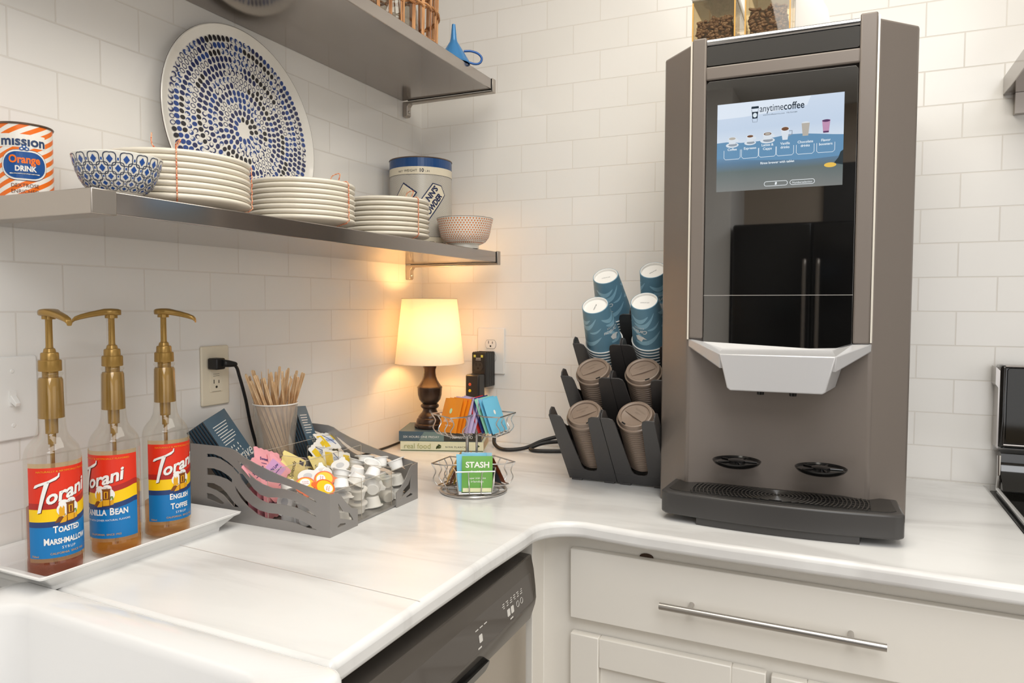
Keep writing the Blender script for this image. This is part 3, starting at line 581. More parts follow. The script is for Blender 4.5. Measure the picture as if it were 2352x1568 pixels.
# ------------------------------------------------------------------ tilted cup and lid dispensers
E2 = Vector((0,-0.638,0.770)); E3 = Vector((0,0.770,0.638))
def dispenser(x0, label):
    t = thing('cup_dispenser', label, 'cup dispenser', (x0,-0.347,0))
    PL = mat('dispenser_black', (66,64,64), 0.26); wd = 0.1135
    tops = [0.218,0.231,0.233,0.235]
    for k in range(4):
        O = E3*(0.104*k); M = frame(O, (1,0,0), E2, E3); top = tops[k]; lo = 0.0 if k == 0 else 0.012
        if k == 0: lo = 0.004
        s0, s1, b0, b1 = 0.029, 0.085, 0.040, 0.0755; sb = 0.036 if k == 0 else 0.07
        slot = [(s0-0.010,top),(s0-0.003,top-0.004),(s0,top-0.014)]+[(b0,sb+0.014),(b0+0.004,sb+0.004),(b0+0.012,sb),(b1-0.012,sb),(b1-0.004,sb+0.004),(b1,sb+0.014)]+[(s1,top-0.014),(s1+0.003,top-0.004),(s1+0.010,top)]
        poly = [(0,lo),(wd,lo),(wd,top)]+slot[::-1]+[(0,top)]
        mb = MB()
        # front panel as left cheek, right cheek and lower band so every face stays convex
        half = len(slot)//2
        L = [(0,sb)]+[(b0+0.012,sb)]+slot[half-1::-1][1:]+[(0,top)]
        R = [(wd,top)]+slot[:half-1:-1][:-1]+[(b1-0.012,sb),(wd,sb)]
        mb.prism([(0,lo),(wd,lo),(wd,sb),(0,sb)], 0.003, M=M)
        mb.prism(L[::1], 0.003, M=M); mb.prism(R, 0.003, M=M)
        mb.build('front_panel', PL, t, smooth=0.4, bevel=0.0007)
        for xx in (0.0, wd-0.003):
            side = [(0.003,lo),(0.003,top-0.001),(0.010,top+0.004),(0.022,top+0.003),(0.031,top-0.008),(0.036,top-0.05),(0.06,top-0.10),(0.100,0.075),(0.100,lo)]
            mb = MB(); mb.prism([(b, a) for b, a in side], 0.003, M=frame(O+Vector((xx,0,0)), E3, E2, (1,0,0)))
            mb.build('side_panel', PL, t, smooth=0.4, bevel=0.0007)
    mb = MB(); mb.box((0.0,0.012,0.0),(wd,0.275,0.004)); mb.box((0.006,-0.004,0.0),(0.030,0.02,0.005)); mb.box((0.083,-0.004,0.0),(0.107,0.02,0.005)); mb.build('base_plate', PL, t, bevel=0.001)
    for xx in (0.0,wd-0.003):
        mb = MB(); mb.prism([(0.012,0.004),(0.275,0.004),(0.275,0.22),(0.26,0.225)], 0.003, M=frame((xx,0,0),(0,1,0),(0,0,1),(1,0,0))); mb.build('support', PL, t)
    return t
dispenser(0.6070, 'left of the two black tilted dispensers holding cups and lids')
dispenser(0.7215, 'right of the two black tilted dispensers, partly behind the coffee machine')
LIDM = mat('brown_lid', (140,122,108), 0.3); 
def lid_mesh():
    mb = MB(); mb.lathe([(0.0001,-0.006),(0.0265,-0.006),(0.0285,-0.005),(0.0305,0.0015),(0.0335,0.0028),(0.0365,0.0024),(0.0375,0.0),(0.0385,-0.0065),(0.0412,-0.0078),(0.0415,-0.0112),(0.0400,-0.0120),(0.0375,-0.0110),(0.0365,-0.006),(0.034,-0.001),(0.0001,-0.0055)], 48)
    return mb
def make_lid():
    t = thing('coffee_cup_cover', 'brown plastic cup lid', 'lid'); lid_mesh().build('shell', LIDM, t, smooth=0.5)
    mb = MB(); mb.prism([(0.027*math.cos(a),0.027*math.sin(a)) for a in [PI*(-0.06)+PI*1.12*i/20 for i in range(21)]], 0.0056, M=TR((0,0,-0.0061)))
    mb.build('raised_flap', LIDM, t, bevel=0.0006)
    mb = MB(); mb.prism(rrect(-0.0055,-0.0018,0.0055,0.0018,0.0017), 0.0004, M=TR((0,-0.0335,0.0025))); mb.build('sip_hole', mat('hole_black', (10,9,8), 0.8), t)
    mb = MB()
    put_text(mb, 'CAUTION', 0.006, TR((0,0.013,0.0006)), align='CENTER'); put_text(mb, 'HOT', 0.006, TR((0,0.005,0.0006)), align='CENTER')
    mb.build('embossing', mat('lid_emboss', (156,138,122), 0.3), t)
    return t
lid0 = make_lid()
t = thing('coffee_cup_cover', 'brown plastic cup lid', 'lid')
mb = MB(); mb.lathe([(0.0320,0.0),(0.0355,-0.0002),(0.0372,-0.0012),(0.0384,-0.0020),(0.0392,-0.0030),(0.0392,-0.0046),(0.0384,-0.0054),(0.0368,-0.0050),(0.0320,-0.0044)], 48); mb.build('shell', LIDM, t, smooth=0.5)
lid1 = t
def frameax(o, z, spin=0.0):
    z = Vector(z).normalized(); x = Vector((1,0,0)); y = z.cross(x)
    return frame(o, x, y, z) @ RZ(spin)
used_lid = set()
def lid_stack(x0, k, top, n, where, spin):
    for i in range(n):
        o = Vector((x0+0.0568,-0.347,0)) + E3*(0.104*k+0.0525) + E2*(top-(0 if i == 0 else 0.0132+0.0062*(i-1)))
        M = frameax(o, E2, spin if i == 0 else 0.7*i)
        lb = 'brown cup lid, %s in the %s' % (nth(i,n), where); src = lid1 if i else lid0; gr = 'brown lids, '+where
        if src not in used_lid: used_lid.add(src); src.matrix_world = M; src['label'] = lb; src['group'] = gr
        else: dup(src, M, lb, gr)
lid_stack(0.6070, 0, 0.172, 22, 'left dispenser, front bin', 0.55)
lid_stack(0.6070, 1, 0.203, 13, 'left dispenser, second bin', 0.6)
lid_stack(0.7215, 0, 0.177, 22, 'right dispenser, front bin', -0.6)
lid_stack(0.7215, 1, 0.207, 12, 'right dispenser, second bin', 0.5)
# paper cups, stacked upside down
CUPB = mat('cup_blue', (104,146,168), 0.4); CUPW = mat('cup_white', (240,238,234), 0.45); CUPL = mat('cup_light_blue', (150,194,214), 0.4)
def make_cup():
    # z = 0 at the upturned base, opening down at z = -0.118
    t = thing('paper_cup', 'blue paper cup', 'cup')
    HH = 0.108; r0, r1 = 0.0300, 0.0425
    def surf(u, v): r = r0+(r1-r0)*(v/HH)+0.00018; a = u/0.036; return (r*math.sin(a), -r*math.cos(a), -v)
    mb = MB(); mb.lathe([(r0-0.0015,0.0),(r0,-0.0005),(r1,-HH)], 48, 0); mb.lathe([(r1-0.0002,-HH),(r0-0.0004,-0.004)], 48, 1)
    mb.build('wall', [CUPB, CUPW], t, smooth=0.7)
    mb = MB(); mb.lathe([(r0-0.0015,0.0),(r0-0.0030,-0.0006),(r0-0.0035,-0.006),(0.0001,-0.0062)], 40); put_text(mb, 'CONTAINS HOT LIQUID', 0.004, TR((0,0,-0.0060)), 1, align='CENTER', fit=0.020)
    mb.build('base', [CUPW, mat('ink_dark', (40,44,52), 0.5)], t, smooth=0.7)
    mb = MB(); mb.tube([((r1+0.0012)*math.cos(a),(r1+0.0012)*math.sin(a),-HH) for a in [2*PI*i/40 for i in range(40)]], 0.0016, 8, closed=True); mb.build('rolled_rim', CUPW, t, smooth=0.9)
    mb = MB()
    def sw(u0, v0, u1, v1, w, sag):
        up, lo = [], []
        for i in range(15):
            q = i/14; x = u0+(u1-u0)*q; y = v0+(v1-v0)*q+sag*math.sin(PI*q); h = w*math.sin(PI*min(1,q*0.93+0.05))**0.7
            up.append((x,y-h)); lo.append((x,y+h))
        wrap_poly(mb, up+lo[::-1], surf, 0, 0.006)
    for k in range(3):
        o = -0.113+k*0.0754
        sw(o+0.004,0.022,o+0.050,0.020,0.0055,0.012); sw(o+0.012,0.040,o+0.066,0.016,0.0060,0.016); sw(o+0.002,0.058,o+0.030,0.072,0.0050,-0.004); sw(o+0.014,0.088,o+0.070,0.066,0.0055,0.010); sw(o+0.044,0.055,o+0.074,0.042,0.0030,0.004)
    mb.build('swoosh_print', CUPL, t, smooth=0)
    for o in (-0.010,0.10):
        mb = MB()
        up = lambda u, v, o=o: surf(o-u, 0.060+v)
        wrap_text(mb, 'Caribou', 0.0125, up, -0.016, -0.004, shear=0.3, bold=0.0002)
        wrap_text(mb, 'COFFEE', 0.006, up, -0.009, -0.012, spacing=1.3)
        wrap_poly(mb, [(0.0,0.026),(0.010,0.022),(0.013,0.013),(0.006,0.009),(-0.004,0.012),(-0.012,0.019),(-0.004,0.018)], up)
        mb.build('lettering', CUPW, t, smooth=0)
    return t
cup0 = make_cup(); cfirst = [True]
def cup_stack(x0, k, top, n, where, spin):
    for i in range(n):
        o = Vector((x0+0.0568,-0.347,0)) + E3*(0.104*k+0.050) + E2*(top-0.0085*i)
        M = frameax(o, E2, spin if i == 0 else spin+0.7*i)
        lb = 'upturned blue paper cup, %s in the %s' % (nth(i,n), where)
        if cfirst[0]: cup0.matrix_world = M; cup0['label'] = lb; cup0['group'] = 'paper cups, '+where; cfirst[0] = False
        else: dup(cup0, M, lb, 'paper cups, '+where)
cup_stack(0.6070, 2, 0.308, 11, 'left dispenser, third bin', 1.5)
cup_stack(0.6070, 3, 0.311, 9, 'left dispenser, rear bin', 0.3)
cup_stack(0.7215, 2, 0.320, 11, 'right dispenser, third bin', 0.0)
cup_stack(0.7215, 3, 0.326, 9, 'right dispenser, rear bin', 0.8)
# ------------------------------------------------------------------ syrup bottles on their tray
PORC = mat('white_porcelain', (240,239,237), 0.18, coat=0.2)
def syrup_tray():
    t = thing('serving_tray', 'white rectangular porcelain tray under the three syrup bottles', 'tray', (0.10,-1.125,0), math.radians(-0.5))
    def ring(hx, hy, z, r): return [(x, y, z) for x, y in rrect(-hx,-hy,hx,hy,r,3)]
    R = [ring(0.073,0.150,0.0,0.004), ring(0.074,0.151,0.006,0.004), ring(0.090,0.170,0.0235,0.005), ring(0.0945,0.1795,0.0265,0.005), ring(0.0955,0.181,0.0295,0.005), ring(0.0935,0.178,0.0305,0.005), ring(0.086,0.166,0.0275,0.005), ring(0.073,0.150,0.0075,0.005), ring(0.070,0.146,0.0060,0.005)]
    n = len(R[0]); vs = [p for r in R for p in r]; fs = [tuple(range(n-1,-1,-1)), tuple((len(R)-1)*n+i for i in range(n))]
    for k in range(len(R)-1):
        for i in range(n): fs.append((k*n+i,k*n+(i+1)%n,(k+1)*n+(i+1)%n,(k+1)*n+i))
    mb = MB(); mb.add(vs, fs); mb.build('dish', PORC, t, smooth=0.5)
syrup_tray()
GOLD = mat('gold_plastic', (160,126,66), 0.28, 0.45); BGL = clear('bottle_clear', (250,249,246), 0.075)
LRED = mat('label_red', (226,52,28), 0.35); LDRED = mat('label_dark_red', (176,40,34), 0.35); LYEL = mat('label_yellow', (252,206,14), 0.35); LBLU = mat('label_blue', (16,122,190), 0.35); LNAV = mat('label_navy', (40,64,116), 0.35)
LWHT = mat('label_white', (244,242,238), 0.35); LBRN = mat('label_brown', (128,72,22), 0.4); LORA = mat('label_amber', (230,168,30), 0.4); LSHD = mat('label_shadow', (96,22,18), 0.4); LCLR = clear('label_clear', (240,222,190), 0.05, body=0.25, bodycol=(226,196,150)); LGRN = mat('label_green', (110,140,60), 0.4)
def smallcaps(mb, s, size, surf, u, v, mi, fit):
    x, runs = 0.0, []
    for wd in s.split(' '):
        for txt, sz in ((wd[0], size), (wd[1:], size*0.80)):
            vs, fs = text2d(txt, sz, bold=0.0004); w = max(p[0] for p in vs); runs.append((vs, fs, x)); x += w+0.0006
        x += size*0.28
    q = fit/x
    for vs, fs, dx in runs: wrap(mb, [(u-fit/2+(a+dx)*q, v+b+0.03*((a+dx)*q-fit/2)) for a, b in vs], fs, surf, mi, 0.003)
def bottle(x, y, rz, spout, lines, sub, tint, bodycol, level, label):
    t = thing('syrup_bottle', label, 'bottle', (x, y, 0.0063), rz)
    R = 0.0368
    prof = [(0.0001,0.0),(0.030,0.0),(0.0352,0.0015),(0.0374,0.006),(0.0374,0.024),(0.0362,0.0265),(R,0.030),(R,0.172),(0.0360,0.179),(0.0335,0.1865),(0.0285,0.194),(0.0232,0.2005),(0.0198,0.2085),(0.0182,0.220),(0.0178,0.232),(0.0171,0.285),(0.0150,0.2885),(0.0150,0.2905),(0.0168,0.292),(0.0168,0.2945),(0.0150,0.296)]
    mb = MB(); mb.lathe(prof, 48); b = mb.build('glass_body', BGL, t, smooth=0.9)
    mb = MB(); k = 0.0016; mb.lathe([(0.0001,0.004),(0.030,0.004),(0.0350,0.007),(0.0350,0.023),(0.0342,0.027),(0.0346,0.031),(0.0346,level),(0.0001,level)], 40)
    mb.build('syrup', clear('syrup_%d_%d' % (tint[0],tint[1]), tint, 0.02, body=0.30, bodycol=bodycol), t, smooth=0.9)
    # printed label
    sf = lambda q: (lambda u, v: ((R+q)*math.sin(u/R), -(R+q)*math.cos(u/R), v))
    wv = lambda u: 0.010*max(0, min(1, (u+0.005)/0.05))**1.6
    W = 0.0515; mb = MB()
    def strip(lo, hi, mi, q=0.0004, u0=-W, u1=W, n=36):
        s = sf(q); vs = []
        for i in range(n+1): u = u0+(u1-u0)*i/n; vs += [s(u, lo(u)), s(u, hi(u))]
        mb.add(vs, [(2*i,2*i+2,2*i+3,2*i+1) for i in range(n)], mi)
    K = lambda c: (lambda u: c)
    dz = -0.0063
    strip(lambda u: 0.1085+dz+wv(u), K(0.1680+dz), 0); strip(lambda u: 0.0905+dz+wv(u)*0.9, lambda u: 0.1085+dz+wv(u), 2); strip(K(0.0375+dz), lambda u: 0.0905+dz+wv(u)*0.9, 3)
    strip(lambda u: 0.1085+dz+wv(u), lambda u: 0.1175+dz+wv(u), 1, 0.0005); strip(lambda u: 0.0825+dz+wv(u)*0.9, lambda u: 0.0905+dz+wv(u)*0.9, 4, 0.0005)
    strip(K(0.1680+dz), K(0.1745+dz), 10); strip(K(0.0318+dz), K(0.0375+dz), 10)
    s1, s2, s3 = sf(0.0009), sf(0.0013), sf(0.0017)
    for q, mi, dx in ((sf(0.0008), 7, 0.0009), (s2, 5, 0)):
        P = lambda pts: wrap_poly(mb, [(a+dx, b+dz-dx) for a, b in pts], q, mi, 0.003)
        P([(-0.0415,0.1395),(-0.0395,0.1438),(-0.0340,0.1462),(-0.0220,0.1502),(-0.0110,0.1560),(-0.0098,0.1600),(-0.0085,0.1600),(-0.0090,0.1545),(-0.0130,0.1505),(-0.0260,0.1450),(-0.0350,0.1420),(-0.0385,0.1398)])
        P([(-0.0270,0.1470),(-0.0205,0.1490),(-0.0255,0.1330),(-0.0310,0.1120),(-0.0325,0.1045),(-0.0372,0.1032),(-0.0362,0.1075),(-0.0318,0.1290)])
        wrap_text(mb, 'orani', 0.0270, q, -0.0262+dx, 0.1150+dz-dx, mi, fit=0.060, rot=0.27, shear=0.38, bold=0.0008, sub=0.003)
    wrap_poly(mb, [(a, b+dz) for a, b in ellipse(0.0015,0.1065,0.0150,0.0120,22)], s1, 5); wrap_poly(mb, [(a, b+dz) for a, b in ellipse(-0.0045,0.1150,0.0065,0.0055,14)], sf(0.00095), 5); wrap_poly(mb, [(a, b+dz) for a, b in ellipse(0.006,0.1165,0.0065,0.0055,14)], s1, 5)
    Q = lambda pts, mi, s: wrap_poly(mb, [(a, b+dz) for a, b in pts], s, mi)
    Q([(-0.016,0.088),(-0.010,0.0885),(0.002,0.0985),(-0.006,0.1000),(-0.0115,0.0955)], 8, s1); Q([(-0.010,0.0870),(-0.002,0.0878),(0.002,0.0985),(-0.004,0.0965)], 6, s2)
    Q([(-0.0105,0.0965),(-0.0035,0.0970),(-0.0035,0.1090),(-0.0050,0.1120),(-0.0065,0.1080),(-0.0085,0.1120),(-0.0105,0.1075)], 6, s2); Q([(-0.0010,0.0880),(0.0098,0.0890),(0.0102,0.1130),(0.0112,0.1160),(-0.0020,0.1155),(-0.0008,0.1128)], 8, s2)
    Q([(0.0000,0.0892),(0.0088,0.0900),(0.0090,0.0990),(0.0000,0.0984)], 6, s3); Q([(0.0016,0.1002),(0.0070,0.1006),(0.0074,0.1118),(0.0016,0.1114)], 6, s3); Q([(0.0034,0.1010),(0.0054,0.1012),(0.0056,0.1105),(0.0034,0.1103)], 7, sf(0.0020)); Q([(0.0100,0.0900),(0.0145,0.0912),(0.0145,0.0985),(0.0100,0.0975)], 6, s2); Q([(0.0085,0.0985),(0.0150,0.0985),(0.0135,0.1040),(0.0105,0.1040)], 9, s1)
    zz = 0.0745 if len(lines) > 1 else 0.0745
    for i, (s, sz, fit) in enumerate(lines):
        a, rest = [], s.split(' ')
        smallcaps(mb, s, sz, s2, 0.001, zz-0.0165*i+dz, 5, fit)
    if sub: wrap_text(mb, sub, 0.0042, s2, 0.001, 0.0650+dz, 5, fit=0.072, align='CENTER', rot=0.02)
    else: wrap_text(mb, 'SYRUP', 0.0055, s2, 0.001, 0.0495+dz, 5, align='CENTER', spacing=1.2)
    wrap_text(mb, 'CALIFORNIA  SINCE 1925', 0.0042, s2, 0.001, 0.0425+dz, 6, align='CENTER', fit=0.046); wrap_text(mb, '750ml', 0.0042, s2, -0.047, 0.0395+dz, 6); wrap_text(mb, 'NATURALLY & ARTIFICIALLY FLAVORED', 0.0036, s2, 0.0, 0.1615+dz, 6, align='CENTER', fit=0.075)
    mb.build('label', [LRED, LDRED, LYEL, LBLU, LNAV, LWHT, LORA, LSHD, LBRN, LGRN, LCLR], t, smooth=0)
    # gold pump
    p = MB(); p.lathe([(0.0001,0.2290),(0.0168,0.2290),(0.0170,0.2300),(0.0160,0.2845),(0.0145,0.2880),(0.0001,0.288)], 36); p.lathe([(0.0001,0.206),(0.0082,0.206),(0.0085,0.2295)], 24); p.lathe([(0.0001,0.190),(0.0052,0.190),(0.0055,0.207)], 20); p.lathe([(0.0001,0.012),(0.0030,0.012),(0.0030,0.191)], 12)
    p.lathe([(0.0105,0.288),(0.0105,0.2985)], 20); p.build('pump_sleeve', GOLD, t, smooth=0.7)
    p = MB(); p.lathe([(0.0001,0.2975),(0.0150,0.2975),(0.0154,0.2985),(0.0152,0.3125),(0.0142,0.3138),(0.0122,0.3140),(0.0118,0.3230),(0.0108,0.3245),(0.0085,0.3250),(0.0072,0.3300),(0.0052,0.3312),(0.0048,0.334),(0.0046,0.372),(0.0050,0.3728),(0.0090,0.3730),(0.0090,0.3785),(0.0001,0.3787)], 36)
    pc = p.build('pump_cap', GOLD, t, smooth=0.6)
    p = MB(); sp = math.radians(spout)-rz; M = TR((0,0,0.3815)) @ RZ(sp)
    path = [(-0.0142,0,0.000),(-0.0138,0,0.0005),(-0.009,0,0.0010),(0.0,0,0.0014),(0.009,0,0.0012),(0.018,0,-0.0005),(0.030,0,-0.0030),(0.042,0,-0.0062),(0.050,0,-0.0092),(0.0535,0,-0.0125),(0.0540,0,-0.0150)]
    wid = [0.0005,0.0045,0.0110,0.0135,0.0118,0.0085,0.0068,0.0060,0.0052,0.0040,0.0036]; hgt = [0.0005,0.0042,0.0052,0.0055,0.0054,0.0050,0.0046,0.0042,0.0036,0.0030,0.0024]
    n = 14; vs = []
    for (a, b, c), ww, hh in zip(path, wid, hgt):
        for j in range(n): an = 2*PI*j/n; cs, sn = math.cos(an), math.sin(an); vs.append((a, ww*math.copysign(abs(cs)**0.6,cs), c+hh*math.copysign(abs(sn)**0.6,sn)))
    p.add(vs, [(i*n+j,i*n+(j+1)%n,(i+1)*n+(j+1)%n,(i+1)*n+j) for i in range(len(path)-1) for j in range(n)]+[tuple(range(n-1,-1,-1)),tuple((len(path)-1)*n+j for j in range(n))], 0, M)
    p.build('pump_head', GOLD, t, smooth=0.8)
D = math.radians
bottle(0.120,-1.236, D(82), -6, [('TOASTED',0.0135,0.038),('MARSHMALLOW',0.0135,0.062)], None, (226,176,156), (176,104,78), 0.100, 'toasted marshmallow syrup bottle with gold pump, nearest the sink')
bottle(0.120,-1.136, D(26), 226, [('VANILLA BEAN',0.0155,0.074)], 'SYRUP WITH OTHER NATURAL FLAVORS', (246,212,150), (222,152,66), 0.112, 'vanilla bean syrup bottle with gold pump, between the other two')
bottle(0.120,-1.039, D(82), 26, [('ENGLISH',0.0135,0.036),('TOFFEE',0.0135,0.033)], None, (244,216,172), (214,158,98), 0.060, 'english toffee syrup bottle with gold pump, beside the condiment organizer')

# ------------------------------------------------------------------ condiment organizer
OY0, OY1, OX0, OX1 = -0.927, -0.642, 0.052, 0.378
SLOTS = {
'L1': [(0.0936,0.1220),(0.1113,0.1228),(0.1297,0.1189),(0.1442,0.1126),(0.1558,0.1061),(0.1650,0.1000),(0.1726,0.0940),(0.1708,0.0897),(0.1557,0.1026),(0.1423,0.1090),(0.1259,0.1151),(0.1112,0.1173),(0.0934,0.1157)],
'L2': [(0.0929,0.0950),(0.1107,0.0956),(0.1291,0.0925),(0.1472,0.0853),(0.1552,0.0799),(0.1551,0.0729),(0.1416,0.0785),(0.1251,0.0817),(0.1103,0.0830),(0.0926,0.0819)],
'L3': [(0.0922,0.0671),(0.1100,0.0676),(0.1265,0.0630),(0.1410,0.0535),(0.1570,0.0386),(0.1712,0.0293),(0.1568,0.0289),(0.1461,0.0374),(0.1317,0.0483),(0.1152,0.0549),(0.0920,0.0594)],
'L4': [(0.0917,0.0474),(0.1057,0.0468),(0.1205,0.0415),(0.1350,0.0333),(0.1276,0.0290),(0.1147,0.0324),(0.0914,0.0368)],
'R1': [(0.1687,0.1162),(0.1819,0.1099),(0.1959,0.1017),(0.2116,0.0937),(0.2288,0.0873),(0.2460,0.0844),(0.2697,0.0841),(0.2914,0.0804),(0.3112,0.0760),(0.3307,0.0689),(0.3451,0.0627),(0.3499,0.0587),(0.3354,0.0629),(0.3160,0.0686),(0.3012,0.0716),(0.2780,0.0744),(0.2509,0.0735),(0.2286,0.0779),(0.2096,0.0854),(0.1905,0.0971),(0.1765,0.1080)],
'R2': [(0.1726,0.0926),(0.1815,0.0921),(0.1937,0.0810),(0.2075,0.0675),(0.2231,0.0584),(0.2403,0.0555),(0.2625,0.0580),(0.2861,0.0587),(0.3076,0.0538),(0.3287,0.0465),(0.3495,0.0333),(0.3286,0.0386),(0.3025,0.0447),(0.2792,0.0459),(0.2572,0.0461),(0.2384,0.0452),(0.2229,0.0489),(0.2073,0.0566),(0.1899,0.0697),(0.1778,0.0821)],
'R3': [(0.1622,0.0682),(0.1719,0.0582),(0.1859,0.0460),(0.2034,0.0358),(0.2208,0.0296),(0.2415,0.0274),(0.2654,0.0283),(0.2889,0.0272),(0.3087,0.0243),(0.3283,0.0189),(0.3492,0.0104),(0.3282,0.0116),(0.3053,0.0159),(0.2821,0.0183),(0.2567,0.0178),(0.2344,0.0171),(0.2136,0.0220),(0.1927,0.0331),(0.1752,0.0462),(0.1647,0.0588)]}
SILH = [(OX0,0.0),(OX1,0.0),(OX1,0.0755),(0.349,0.0811),(0.314,0.0880),(0.278,0.0955),(0.245,0.1040),(0.211,0.1140),(0.180,0.1255),(0.165,0.1335),(0.150,0.1372),(0.120,0.1385),(OX0,0.1385)]
def organizer():
    t = thing('condiment_organizer', 'grey slotted metal organizer with clear dividers for creamers and sweeteners', 'organizer', (0.215,-0.785,0))
    GR = mat('organizer_grey', (152,148,145), 0.3, 0.3); AC = clear('acrylic_clear', (250,249,247), 0.06); EDG = mat('acrylic_edge', (200,190,176), 0.3)
    for y in (OY0, OY1-0.002):
        vs, fs = plate(SILH, SLOTS.values(), 0.002); mb = MB(); mb.keep = True; mb.add(vs, fs, 0, frame((0,y+0.002,0),(1,0,0),(0,0,1),(0,-1,0))); mb.build('side_panel', GR, t, smooth=0.3, world=True)
    flap = [(0.002,0.0),(0.079,0.0),(0.079,0.0305),(0.062,0.037),(0.043,0.053),(0.030,0.068),(0.022,0.0735),(0.002,0.0755)]
    holes = [[(0.0226,0.0551),(0.030,0.0456),(0.0367,0.0370),(0.0475,0.0327),(0.0540,0.0300),(0.0632,0.0187),(0.0654,0.0139),(0.0500,0.0190),(0.0276,0.0269)], [(0.0210,0.0123),(0.0429,0.0120),(0.0428,0.0145),(0.0280,0.0175),(0.0209,0.0149)]]
    for side in (0, 1):
        f = lambda p: [(OY0+a, b) for a, b in p] if side == 0 else [(OY1-a, b) for a, b in p][::-1]
        vs, fs = plate(f(flap), [f(h) for h in holes], 0.002); mb = MB(); mb.keep = True; mb.add(vs, fs, 0, frame((OX1-0.002,0,0),(0,1,0),(0,0,1),(1,0,0))); mb.build('front_flap', GR, t, smooth=0.3, world=True)
    mb = MB(); mb.box((OX0,OY0+0.002,0.0),(OX0+0.002,OY1-0.002,0.030)); mb.build('back_panel', GR, t, world=True)
    mb = MB(); mb.box((OX0+0.002,OY0+0.002,0.001),(OX1-0.006,OY1-0.002,0.003)); mb.box((OX0+0.002,OY0+0.002,0.028),(0.150,OY1-0.002,0.030)); mb.build('floor_plate', GR, t, world=True)
    def pane(a, b):
        mb = MB(); mb.box(a, b); o = mb.build('clear_divider', AC, t, world=True)
        (x0,y0,z0),(x1,y1,z1) = a, b; e = MB(); e.box((x0+0.0004,y0+0.0004,z1-0.0004),(x1-0.0004,y1-0.0004,z1+0.0003))
        for q in ((x0,y0),(x1,y1)): e.box((q[0]-0.00035,q[1]-0.00035,z0+0.001),(q[0]+0.00035,q[1]+0.00035,z1))
        e.build('cut_edge', EDG, o, world=True)
    iy0, iy1 = OY0+0.0035, OY1-0.0035
    pane((0.366,iy0,0.0035),(0.368,iy1,0.0735)); pane((0.237,iy0,0.0035),(0.239,iy1,0.1010)); pane((0.156,iy0,0.0035),(0.158,iy1,0.1180))
    for y in (-0.820,-0.721):
        pane((0.2395,y-0.001,0.0035),(0.3655,y+0.001,0.0800)); pane((0.1585,y-0.001,0.0035),(0.2365,y+0.001,0.1060))
organizer()

# creamers
CRW = mat('creamer_white', (253,252,250), 0.3); FOIL = mat('creamer_foil', (248,246,243), 0.3); YFOIL = mat('foil_yellow', (250,200,20), 0.28); OFOIL = mat('foil_orange', (240,108,40), 0.28)
def creamer(kind):
    t = thing('creamer_cup', 'creamer', 'creamer')
    mb = MB(); mb.lathe([(0.0001,-0.0095),(0.0110,-0.0095),(0.0125,-0.0085),(0.0155,0.0065),(0.0160,0.0085),(0.0192,0.0088),(0.0195,0.0096),(0.0192,0.0100)], 28); mb.prism([(0.015,-0.008),(0.0245,-0.003),(0.0245,0.003),(0.015,0.008)], 0.0009, M=TR((0,0,0.0090))); mb.v = [(a*0.96,b*0.96,c*1.0) for a, b, c in mb.v]; mb.build('tub', CRW, t, smooth=0.6)
    if kind == 'open': return t
    mb = MB(); disc = [(0.0188*math.cos(a),0.0188*math.sin(a)) for a in [2*PI*i/28 for i in range(28)]]; mb.prism(disc, 0.0006, 0, TR((0,0,0.0100))); mb.prism([(0.016,-0.008),(0.026,-0.0035),(0.026,0.0035),(0.016,0.008)], 0.0005, 0, TR((0,0,0.0100)))
    if kind == 'printed':
        mb.add([(x*0.84,y*0.84,0.0110) for x, y in disc], [tuple(range(28))], 1)
        mb.add([(-0.006+x*0.44,y*0.5,0.0112) for x, y in disc], [tuple(range(28))], 2); put_text(mb, 'French', 0.0042, TR((-0.006,0.001,0.0114)) @ RZ(PI/2), 3, align='CENTER'); put_text(mb, 'Vanilla', 0.0042, TR((-0.002,0.001,0.0114)) @ RZ(PI/2), 3, align='CENTER')
    else: mb.add([(x*0.45,y*0.45,0.0108) for x, y in disc], [tuple(range(28))], 1)
    mb.v = [(a*0.96,b*0.96,c*1.0) for a, b, c in mb.v]
    mb.build('foil_lid', [OFOIL, YFOIL, FOIL, mat('print_pink', (196,70,96), 0.5)] if kind == 'printed' else [FOIL, mat('foil_grey', (214,214,216), 0.3)], t, smooth=0.5)
    return t
CREAM0 = {k: creamer(k) for k in ('plain','printed','open')}; used = set()
def place_creamer(kind, M, label, group):
    if kind not in used: used.add(kind); o = CREAM0[kind]; o.matrix_world = M; o['label'] = label; o['group'] = group; return o
    return dup(CREAM0[kind], M, label, group)
rc = random.Random(11)
def tilt(p, ax, ang, spin): return TR(p) @ Matrix.Rotation(ang, 4, Vector((math.cos(ax), math.sin(ax), 0))) @ RZ(spin)
COMP = [('front left compartment', (-0.899,-0.847)), ('front middle compartment', (-0.796,-0.746)), ('front right compartment', (-0.698,-0.664))]
